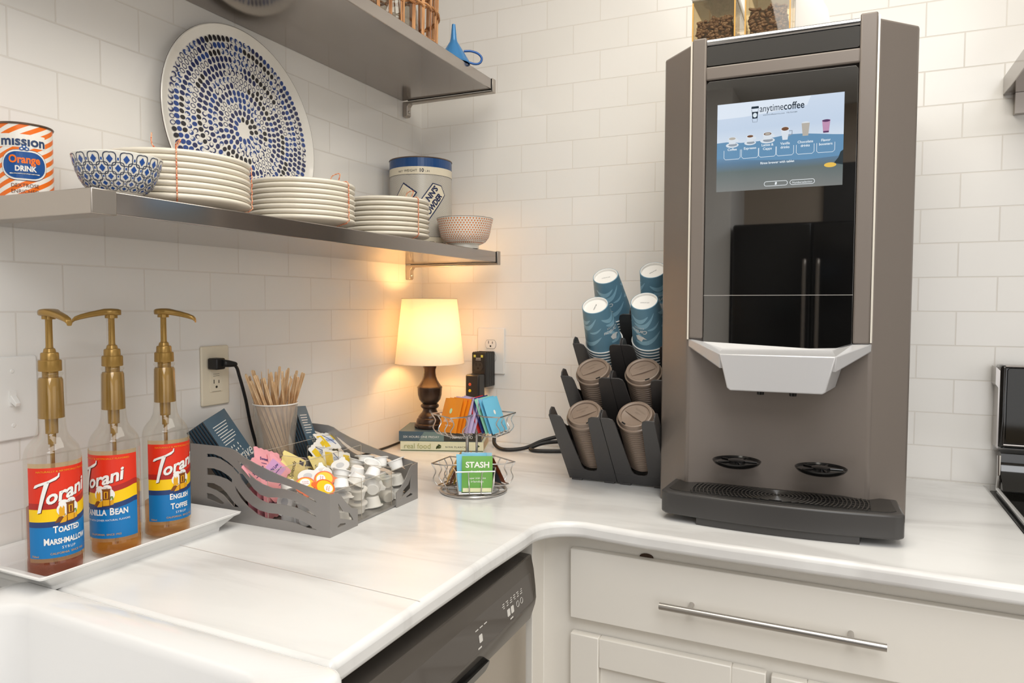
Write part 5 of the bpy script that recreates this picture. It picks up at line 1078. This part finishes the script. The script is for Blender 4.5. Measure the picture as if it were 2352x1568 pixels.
# ------------------------------------------------------------------ things on the upper shelf
def basket():
    t = thing('wicker_basket', 'open wicker basket of brown willow stakes on the upper shelf', 'basket', (0.158,-0.405,SH1+0.0005))
    WK = noise_colour(mat('wicker', (178,122,74), 0.5), (146,92,50), (206,152,100), 60, (1,1,0.2)); R = 0.113; H = 0.26; rnd = random.Random(2)
    mb = MB()
    for i in range(26):
        a = 2*PI*i/26
        for d in (-0.016,0.016):
            aa = a+d+rnd.uniform(-0.012,0.012); f = 0.03*rnd.uniform(-1,1)
            mb.tube(smoothpath([((R+k)*math.cos(aa+f*zz/H), (R+k)*math.sin(aa+f*zz/H), zz) for zz, k in ((0.003,0.0),(0.08,0.002),(0.16,0.004),(H,0.006))],3), 0.0024, 6)
    mb.build('stakes', WK, t, smooth=0.9)
    mb = MB()
    for z in (0.0035,0.080,0.155,0.215,0.255):
        for ph in (0, PI):
            mb.tube([((R+0.002+0.0042*math.sin(13*a+ph))*math.cos(a),(R+0.002+0.0042*math.sin(13*a+ph))*math.sin(a), z+0.0042*math.cos(13*a+ph)) for a in [2*PI*i/156 for i in range(156)]], 0.0030, 6, closed=True)
    mb.build('woven_bands', WK, t, smooth=0.9)
    mb = MB(); mb.lathe([(0.0001,0.0),(R,0.0),(R,0.004),(0.0001,0.004)], 40); mb.build('base', WK, t)
basket()
t = thing('glass_jug', 'clear glass jug standing inside the wicker basket', 'jug', (0.158,-0.405,SH1+0.0055))
mb = MB(); mb.lathe([(0.0001,0.0),(0.052,0.0),(0.062,0.006),(0.070,0.04),(0.066,0.09),(0.050,0.14),(0.036,0.17),(0.036,0.22),(0.040,0.225),(0.034,0.222),(0.034,0.17),(0.048,0.14),(0.064,0.09),(0.067,0.04),(0.058,0.009),(0.0001,0.006)], 48); mb.build('glass_body', clear('jug_clear', (236,234,230), 0.10), t, smooth=0.9)
def funnel():
    t = thing('funnel', 'small blue metal funnel upside down at the end of the upper shelf', 'funnel', (0.250,-0.252,SH1+0.0005))
    FB = mat('funnel_blue', (64,132,190), 0.25, 0.15, coat=0.2)
    mb = MB(); mb.lathe([(0.0415,0.0),(0.0420,0.004),(0.0385,0.010),(0.0100,0.0560),(0.0090,0.0600),(0.0080,0.0640),(0.0045,0.1000),(0.0035,0.1000),(0.0070,0.0630),(0.0085,0.0560),(0.0370,0.010),(0.0400,0.003)], 40); mb.build('cone', FB, t, smooth=0.5)
    mb = MB(); a = math.radians(32); ca, sa = math.cos(a), math.sin(a)
    mb.tube(smoothpath([(r*ca,r*sa,z) for r, z in ((0.026,0.034),(0.044,0.035),(0.062,0.030),(0.072,0.019),(0.068,0.007),(0.056,0.003),(0.041,0.006))],6), 0.0030, 8); mb.build('handle', mat('funnel_handle', (52,96,160), 0.25, 0.3), t, smooth=0.9)
funnel()
# ------------------------------------------------------------------ switch, outlets and cords
WPL = mat('wall_plate_white', (240,238,234), 0.3); CPL = mat('wall_plate_cream', (232,222,200), 0.35); SLOT = mat('slot_dark', (38,34,30), 0.6)
BLP = mat('black_plastic', (26,25,25), 0.4); BLC = mat('black_cord', (34,33,34), 0.45)
def wall_frame(side, u, z): return frame((0.0005,u,z),(0,1,0),(0,0,1),(1,0,0)) if side == 'L' else frame((u,-0.0005,z),(1,0,0),(0,0,1),(0,-1,0))
def plate_mesh(w, h, M, m, t):
    mb = MB(); mb.prism(rrect(-w/2,-h/2,w/2,h/2,0.004), 0.0055, M=M); mb.build('cover_plate', m, t, bevel=0.0022, world=True)
M = wall_frame('L', -1.2205, 0.2555); t = thing('light_switch', 'white toggle light switch plate on the left wall above the syrup tray', 'light switch', (0,-1.2205,0.2555))
plate_mesh(0.078,0.130,M,WPL,t)
mb = MB(); mb.prism(rrect(-0.0055,-0.012,0.0055,0.012,0.001), 0.0015, M=M @ TR((0,0,0.0055))); mb.build('bezel', WPL, t, world=True)
mb = MB(); mb.add([(-0.0045,-0.006,0.006),(0.0045,-0.006,0.006),(0.0045,0.006,0.006),(-0.0045,0.006,0.006),(-0.0038,-0.0125,0.0165),(0.0038,-0.0125,0.0165),(0.0038,-0.0065,0.019),(-0.0038,-0.0065,0.019)], [(0,1,2,3),(4,5,6,7),(0,1,5,4),(1,2,6,5),(2,3,7,6),(3,0,4,7)], 0, M); mb.build('toggle', WPL, t, bevel=0.001, world=True)
for s in (-1,1):
    mb = MB(); mb.lathe([(0.0001,0.0066),(0.0025,0.0066),(0.0034,0.0055)], 14, M=M @ TR((0,s*0.042,0))); mb.build('screw', WPL, t, world=True)
def receptacle(mb, M, cx, cz, s=1.0):
    for dx, h in ((-0.0063,0.0080),(0.0063,0.0064)): mb.add([(a*s+cx,b*s+cz,0.0075) for a, b in rect(dx-0.0009,0.002,dx+0.0009,0.002+h)], [(0,1,2,3)], 0, M)
    mb.add([(cx+0.0026*math.cos(a)*s, cz-0.0052*s+0.0026*math.sin(a)*s, 0.0075) for a in [2*PI*i/12 for i in range(12)]], [tuple(range(12))], 0, M)
M = wall_frame('L', -0.819, 0.256); t = thing('wall_outlet', 'cream wall outlet on the left wall above the brochures', 'outlet', (0,-0.819,0.256))
plate_mesh(0.072,0.122,M,CPL,t)
mb = MB(); mb.prism(rrect(-0.0165,-0.0335,0.0165,0.0335,0.0012), 0.0014, M=M @ TR((0,0,0.0055))); rcp = mb.build('receptacle', CPL, t, bevel=0.0005, world=True)
mb = MB(); receptacle(mb, M, 0, -0.018); mb.add([(a,b,0.0072) for a, b in rect(-0.008,0.003,0.008,0.0036)],[(0,1,2,3)],0,M); mb.add([(a,b,0.0072) for a, b in rect(-0.008,-0.001,0.008,-0.0004)],[(0,1,2,3)],0,M); mb.add([(a,b,0.0072) for a, b in rect(-0.011,-0.0325,0.011,-0.0320)],[(0,1,2,3)],0,M); mb.build('slots', SLOT, rcp, world=True)
M = wall_frame('R', 0.2365, 0.267); t = thing('wall_outlet', 'white duplex wall outlet on the back wall behind the black adapter', 'outlet', (0.2365,0,0.267))
plate_mesh(0.088,0.135,M,WPL,t)
for dz in (0.0195,-0.0195):
    mb = MB(); mb.prism([(0.0172*math.cos(a), max(-0.0125,min(0.0125,0.0172*math.sin(a)))+dz) for a in [2*PI*i/32 for i in range(32)]], 0.0012, M=M @ TR((0,0,0.0055))); rr = mb.build('receptacle', WPL, t, world=True)
    mb = MB(); receptacle(mb, M, 0, dz); mb.build('slots', SLOT, rr, world=True)
    mb = MB(); mb.tube([M @ Vector((0.0174*math.cos(a), max(-0.0127,min(0.0127,0.0174*math.sin(a)))+dz, 0.0062)) for a in [2*PI*i/32 for i in range(32)]], 0.0004, 4, closed=True); mb.build('outline', SLOT, rr, world=True)
# surge adapter and the plug hanging on it
t = thing('plug_adapter', 'black plug-in surge adapter on the back wall outlet', 'adapter', (0.2295,-0.007,0.216))
AM = mat('adapter_black', (40,37,35), 0.35)
mb = MB(); mb.box((0.207,-0.070,0.166),(0.252,-0.0085,0.266)); bd = mb.build('body', AM, t, bevel=0.003, seg=3, world=True)
mb = MB()
for y in (-0.060,-0.047,-0.034,-0.021): mb.box((0.2062,y-0.0012,0.168),(0.2528,y+0.0012,0.2668))
mb.build('ribs', AM, bd, world=True)
Ma = frame((0.2285,-0.0703,0.226),(1,0,0),(0,0,1),(0,-1,0))
mb = MB(); mb.prism([(0.0150*math.cos(a), 0.0150*math.sin(a)*0.95) for a in [2*PI*i/28 for i in range(28)]], 0.0010, M=Ma); rr = mb.build('receptacle', mat('adapter_face', (54,50,47), 0.4), bd, world=True)
mb = MB(); receptacle(mb, Ma @ TR((0,0,-0.0055)), 0, 0); mb.build('slots', mat('slot_black', (8,8,8), 0.7), rr, world=True)
mb = MB(); PLC = mat('print_lime', (208,202,90), 0.5)
for x in (-0.012,0.011): mb.add([(x+a,0.029+b,0.0006) for a, b in rect(-0.003,-0.003,0.004,0.004)],[(0,1,2,3)],0,Ma)
put_text(mb, 'SURGE', 0.005, Ma @ TR((0,0.0215,0.0006)), 1, align='CENTER'); mb.add([(a,0.019+b,0.0006) for a, b in rect(-0.008,-0.001,0.008,0)],[(0,1,2,3)],1,Ma)
mb.build('printed_marks', [PLC, WPL], bd, world=True)
t = thing('power_cord', 'thick black appliance cord looping from the adapter plug to the dispensers', 'power cord', (0.229,-0.07,0.17))
mb = MB(); mb.box((0.207,-0.110,0.118),(0.250,-0.0708,0.206)); mb.prism([(-0.012,-0.02),(0.012,-0.02),(0.018,0.0),(-0.018,0.0)], 0.026, M=frame((0.2285,-0.078,0.119),(1,0,0),(0,0,1),(0,-1,0))); pg = mb.build('plug', AM, t, bevel=0.005, seg=3, world=True)
for z, m in ((0.178,mat('button_red', (196,84,52), 0.4)),(0.160,mat('button_yellow', (226,196,40), 0.4))):
    mb = MB(); mb.lathe([(0.0001,0.002),(0.0038,0.002),(0.0045,0.0)], 12, M=frame((0.222,-0.1101,z),(1,0,0),(0,0,1),(0,-1,0))); mb.build('button', m, pg, world=True)
mb = MB(); mb.tube(smoothpath([(0.2285,-0.090,0.110),(0.236,-0.089,0.088),(0.266,-0.086,0.068),(0.286,-0.088,0.035),(0.296,-0.102,0.013),(0.335,-0.128,0.0060),(0.385,-0.100,0.0085),(0.425,-0.060,0.026),(0.475,-0.036,0.038),(0.56,-0.030,0.040),(0.62,-0.026,0.036),(0.64,-0.022,0.026),(0.60,-0.022,0.020),(0.50,-0.034,0.024),(0.435,-0.070,0.022),(0.404,-0.096,0.010),(0.420,-0.108,0.006),(0.48,-0.088,0.006),(0.54,-0.055,0.006),(0.60,-0.030,0.006),(0.70,-0.020,0.006),(0.90,-0.014,0.006)],6), 0.0052, 10)
mb.build('cord', BLC, t, smooth=0.9, world=True)

# ------------------------------------------------------------------ two books and the lamp
def book(name, label, org, rz, L, Wd, H, cover, spine_txt, extra):
    t = thing(name, label, 'book', org, rz)
    mb = MB(); mb.box((0.0015,0.0015,0.0018),(L-0.0015,Wd-0.001,H-0.0018)); mb.build('pages', mat('book_pages', (222,190,150), 0.7), t)
    mb = MB(); mb.box((0,0,0),(L,Wd,0.0016)); mb.box((0,0,H-0.0016),(L,Wd,H)); mb.box((0,0,0.0016),(L,0.0013,H-0.0016)); c = mb.build('cover', cover[0], t)
    mb = MB(); Ms = frame((0,-0.0003,0),(1,0,0),(0,0,1),(0,-1,0))
    for p, mi in extra: mb.add([(x,y,0.0 if mi < 9 else 0.0002) for x, y in p], [tuple(range(len(p)))], mi % 9, Ms)
    for s, size, x, y, mi, kw in spine_txt: put_text(mb, s, size, Ms @ TR((x,y,0.0004)), mi, **kw)
    mb.build('spine_print', cover, c); return t
bx = math.radians(20.5)
TEAL = mat('book_teal', (74,96,110), 0.35); DKT = mat('book_dark', (58,58,54), 0.35); CRM = mat('book_cream', (226,226,196), 0.4); OLV = mat('book_olive', (170,170,110), 0.5); BWT = mat('book_white', (226,228,226), 0.4); GRN = mat('book_green', (70,82,44), 0.5); SEA = mat('book_sea', (112,134,132), 0.35)
book('paperback_book', 'cream spined paperback at the bottom of the two under the lamp', (0.0735,-0.239,0), bx, 0.2300,0.150,0.0268, [CRM,OLV,GRN,DKT], [('real food',0.0205,0.010,0.0075,1,{}),('NINA PLANCK',0.0066,0.125,0.0105,3,{'spacing':1.4})], [([(0.001,0.001),(0.229,0.001),(0.229,0.003),(0.001,0.003)],2)]+[(ellipse(0.105+dx,0.0135+dy,0.0055,0.0024,10,r),2) for dx, dy, r in ((0,0,0.6),(0.004,0.003,-0.5),(-0.003,-0.002,1.2),(0.003,-0.003,0.2))]+[(ellipse(0.214+dx,0.0135+dy,0.004,0.0018,10,r),2) for dx, dy, r in ((0,0,0.6),(0.002,0.003,-0.5))])
book('paperback_book', 'teal spined paperback lying on top of the cream one under the lamp', (0.0680,-0.2375,0.0272), bx, 0.2290,0.152,0.0268, [TEAL,SEA,BWT,DKT], [('SIX HOURS ONE FRIDAY',0.0085,0.012,0.0090,2,{'fit':0.100}),('MAX LUCADO',0.0110,0.142,0.0085,2,{'fit':0.062})], [([(0.055,0.001),(0.125,0.001),(0.125,0.0258),(0.070,0.0258)],1),([(0.125,0.001),(0.2285,0.001),(0.2285,0.0258),(0.125,0.0258)],3),(ellipse(0.215,0.0134,0.0045,0.0035,12),2)])
def lamp():
    t = thing('table_lamp', 'small lit table lamp with white shade and dark turned base on the books', 'lamp', (0.115,-0.150,0.0545))
    BR = mat('lamp_bronze', (60,44,34), 0.24, 0.35); z = -0.0545
    mb = MB(); mb.lathe([(r, h+z) for r, h in [(0.0001,0.0550),(0.0425,0.0550),(0.0435,0.0565),(0.0435,0.0650),(0.0415,0.0675),(0.0385,0.0685),(0.0385,0.0725),(0.0360,0.0800),(0.0325,0.0835),(0.0325,0.0865),(0.0285,0.0915),(0.0255,0.0955),(0.0225,0.0985),(0.0195,0.1045),(0.0190,0.1090),(0.0225,0.1105),(0.0255,0.1140),(0.0260,0.1175),(0.0240,0.1210),(0.0205,0.1235),(0.0235,0.1260),(0.0300,0.1350),(0.0335,0.1480),(0.0345,0.1640),(0.0345,0.1660),(0.0355,0.1690),(0.0345,0.1715),(0.0320,0.1735),(0.0270,0.1810),(0.0215,0.1900),(0.0180,0.2000),(0.0165,0.2120),(0.0170,0.2200),(0.0192,0.2260),(0.0192,0.2320),(0.0150,0.2345),(0.0075,0.2360),(0.0070,0.2640),(0.0130,0.2650),(0.0130,0.2950),(0.0001,0.2950)]], 48); mb.build('base', BR, t, smooth=0.7)
    SH = bpy.data.materials.new('lamp_shade'); SH.use_nodes = True; n, l = SH.node_tree.nodes, SH.node_tree.links; n.remove(n['Principled BSDF'])
    d = n.new('ShaderNodeBsdfDiffuse'); d.inputs[0].default_value = lin((244,236,224)); tl = n.new('ShaderNodeBsdfTranslucent'); tl.inputs[0].default_value = lin((250,238,214)); mx = n.new('ShaderNodeMixShader'); mx.inputs[0].default_value = 0.17
    l.new(d.outputs[0], mx.inputs[1]); l.new(tl.outputs[0], mx.inputs[2]); l.new(mx.outputs[0], n['Material Output'].inputs[0])
    mb = MB(); mb.lathe([(0.0973,0.2375+z),(0.0772,0.4185+z)], 64); sh = mb.build('lamp_shade', SH, t, smooth=0.9)
    mb = MB()
    for r, h in ((0.0973,0.2375),(0.0772,0.4185)): mb.tube([(r*math.cos(a),r*math.sin(a),h+z) for a in [2*PI*i/64 for i in range(64)]], 0.0012, 6, closed=True)
    mb.build('shade_binding', mat('shade_binding', (240,226,198), 0.6), sh)
    mb = MB(); 
    for a in (0.4,2.5,4.6): mb.tube([(0.012*math.cos(a),0.012*math.sin(a),0.292+z),(0.077*math.cos(a),0.077*math.sin(a),0.414+z)], 0.0011, 6)
    mb.build('shade_carrier', STEEL, sh)
    bl = mat('bulb_glow', (255,240,220), 0.4, emit=(255,198,124), es=100.0)
    mb = MB(); mb.lathe([(0.0001,0.376+z),(0.010,0.374+z),(0.019,0.364+z),(0.0225,0.352+z),(0.020,0.339+z),(0.013,0.324+z),(0.0120,0.2955+z)], 24); mb.build('bulb', bl, t, smooth=0.9)
    mb = MB(); mb.tube(smoothpath([(0.034,-0.826,0.283),(0.040,-0.800,0.276),(0.037,-0.785,0.250),(0.033,-0.765,0.200),(0.026,-0.742,0.135),(0.030,-0.715,0.060),(0.026,-0.66,0.010),(0.026,-0.50,0.0045),(0.026,-0.33,0.0045),(0.022,-0.20,0.0045),(0.012,-0.082,0.010),(0.050,-0.040,0.045),(0.085,-0.075,0.0600),(0.100,-0.118,0.0620)],6), 0.0034, 8); cd = mb.build('cord', BLC, t, smooth=0.9, world=True)
    mb = MB(); mb.box((0.0078,-0.842,0.270),(0.033,-0.818,0.293)); mb.lathe([(0.0001,0.0),(0.0085,0.0),(0.0075,0.014),(0.0048,0.030),(0.0001,0.030)], 16, M=frameax((0.034,-0.828,0.283),(0.35,1,-0.15))); mb.build('plug', BLP, cd, bevel=0.003, world=True)
lamp()

# ------------------------------------------------------------------ tea carousel
CX, CY = 0.4546, -0.538
WIRE = mat('carousel_wire', (196,192,188), 0.28, 0.9)
def carousel():
    t = thing('tea_carousel', 'two tier wire tea bag carousel in front of the books', 'carousel', (CX,CY,0))
    mb = MB()
    for r, z in ((0.0700,0.0035),(0.0560,0.0035)): mb.tube([(r*math.cos(a),r*math.sin(a),z) for a in [2*PI*i/64 for i in range(64)]], 0.0032 if r > 0.06 else 0.0018, 8, closed=True)
    for a in (0.3,1.35,2.4): mb.tube([(0.070*math.cos(a),0.070*math.sin(a),0.0038),(-0.070*math.cos(a),-0.070*math.sin(a),0.0038)], 0.0018, 6)
    mb.build('base_ring', WIRE, t, smooth=0.9)
    for k in range(3):
        a = math.radians(-153+120*k); mb = MB(); mb.tube([(0.0135*math.cos(a),0.0135*math.sin(a),0.003),(0.0135*math.cos(a),0.0135*math.sin(a),0.176)], 0.0026 if k else 0.0036, 8); mb.build('post', WIRE, t, smooth=0.9)
    for tier, (z0, z1, a0) in enumerate(((0.012,0.060,-60),(0.128,0.170,-120))):
        for k in range(3):
            a = math.radians(a0+120*k); M = RZ(a); mb = MB(); ru = 0.0015
            top = [(0.018,-0.026,z1),(0.018,0.026,z1),(0.048,0.044,z1),(0.081,0.040,z1),(0.081,-0.040,z1),(0.048,-0.044,z1)]; bot = [(0.018,-0.022,z0),(0.018,0.022,z0),(0.046,0.038,z0),(0.070,0.034,z0),(0.070,-0.034,z0),(0.046,-0.038,z0)]
            mb.tube(top, ru, 6, closed=True, M=M); mb.tube(bot, ru, 6, closed=True, M=M)
            for p, q in list(zip(top, bot))[1:5]+[((0.081,0.014,z1),(0.070,0.012,z0)),((0.081,-0.014,z1),(0.070,-0.012,z0))]:
                m1 = tuple(p[i]*0.65+q[i]*0.35 for i in range(3)); m2 = tuple(p[i]*0.3+q[i]*0.7 for i in range(3)); w1 = (m1[0]-0.005,m1[1],m1[2]); w2 = (m2[0]+0.006,m2[1],m2[2])
                mb.tube(smoothpath([p,w1,w2,q],4), 0.0013, 6, M=M)
            mb.tube([(0.030,-0.034,z0),(0.030,0.034,z0)], 0.0012, 6, M=M); mb.tube([(0.058,-0.036,z0),(0.058,0.036,z0)], 0.0012, 6, M=M)
            mb.build('basket', WIRE, t, smooth=0.9)
carousel()
TEA = {k: mat('tea_'+k, c, 0.35) for k, c in dict(green=(108,168,74), sky=(120,196,226), orange=(240,146,36), lilac=(206,190,222), red=(206,56,52), navy=(54,62,120), mint=(156,214,182), brown=(178,92,52), gold=(236,180,44), yellow=(240,206,40), ice=(160,206,226), dark=(46,52,66)).items()}
def tea(col, tier, k, r, lean, tw, lift, side, label, prints=(), w=0.060, h=0.070, yaw=0.0):
    a0, z0 = ((-60,0.0138),(-120,0.1298))[tier]; a = math.radians(a0+120*k)
    M = TR((CX,CY,0)) @ RZ(a) @ TR((r,side,z0+lift)) @ RZ(yaw) @ frame((0,0,0),(0,1,0),(0,0,1),(1,0,0)) @ RX(-lean) @ RZ(tw)
    packet('tea_bag', label, 'tea bag', w, h, 0.0016, [TEA[col], WPAP, mat('tea_cream', (236,232,190), 0.45), mat('tea_pale', (196,220,170), 0.45)], M, prints, group='tea bags on the carousel', zig=False, seed=hash(label) % 97 if False else len(label)*7+k)
stash = [('text','STASH',0.0165,-0.0245,0.0505,1,{'fit':0.049,'bold':0.0004}),('text','Breakfast',0.0062,0.0,0.0400,1,{'align':'CENTER','fit':0.026}),('text','super irish mint',0.0058,0.0,0.0270,1,{'align':'CENTER','fit':0.036}),('text','irlandais',0.0058,0.0,0.0200,1,{'align':'CENTER','fit':0.026}),('poly',rect(-0.0295,0.0005,0.0295,0.0085),2,-0.0002)]
tea('green',0,0,0.066,0.16,-0.02,0.0,0.004,'green tea bag at the front of the lower tier',stash,w=0.064,h=0.074)
tea('sky',0,0,0.060,0.18,0.03,0.002,-0.004,'light blue tea bag just behind the green one in the lower tier',w=0.064,h=0.076)
tea('ice',0,0,0.053,0.20,-0.04,0.003,0.002,'pale blue tea bag second behind the green one in the lower tier',w=0.064,h=0.076)
for i, (c, nm) in enumerate((('gold','outermost gold'),('brown','outer brown'),('yellow','middle yellow'),('orange','inner orange'),('brown','innermost brown'))):
    tea(c,0,2,0.066-0.0085*i,0.46,0.02*i,0.0,0.0,nm+' tea bag in the lower left basket before the lamp books',w=0.056,h=0.072,yaw=0.5)
for i, (c, nm) in enumerate((('brown','reddish brown'),('dark','dark navy'))):
    tea(c,0,1,0.064-0.010*i,0.46,0.0,0.0,0.0,nm+' tea bag in the lower right basket facing the dispensers',w=0.058,h=0.066)
otx = [('text','EARL GREY',0.0075,0.0,0.022,1,{'align':'CENTER','fit':0.034}),('text','black tea',0.0055,0.0,0.0135,1,{'align':'CENTER'}),('poly',ellipse(0,0.046,0.004,0.006,12),3)]
for i, (c, nm) in enumerate((('orange','front orange'),('orange','second orange'),('orange','third orange'),('lilac','front lilac'),('lilac','second lilac'),('lilac','rear lilac'))):
    tea(c,1,0,0.064-0.0080*i,0.30,0.06-0.02*i,0.003,-0.004+0.002*i,nm+' tea bag in the upper basket on the lamp side',otx if i < 3 else (),h=0.074,yaw=0.12)
btx = [('poly',ellipse(0,0.044,0.004,0.005,12),1)]
for i, (c, nm) in enumerate((('sky','front sky blue'),('sky','second sky blue'),('mint','mint green'),('navy','navy'),('red','red'))):
    tea(c,1,1,0.064-0.0085*i,0.36,0.04,0.003,0.0,nm+' tea bag in the upper basket on the dispenser side',btx if i < 2 else (),h=0.076,yaw=-0.12)
# ------------------------------------------------------------------ lift everything onto the worktop height
for o in list(SC.objects):
    if o.parent is None and o.type not in ('CAMERA','LIGHT'): o.location.z += Z0
bpy.context.view_layer.update()
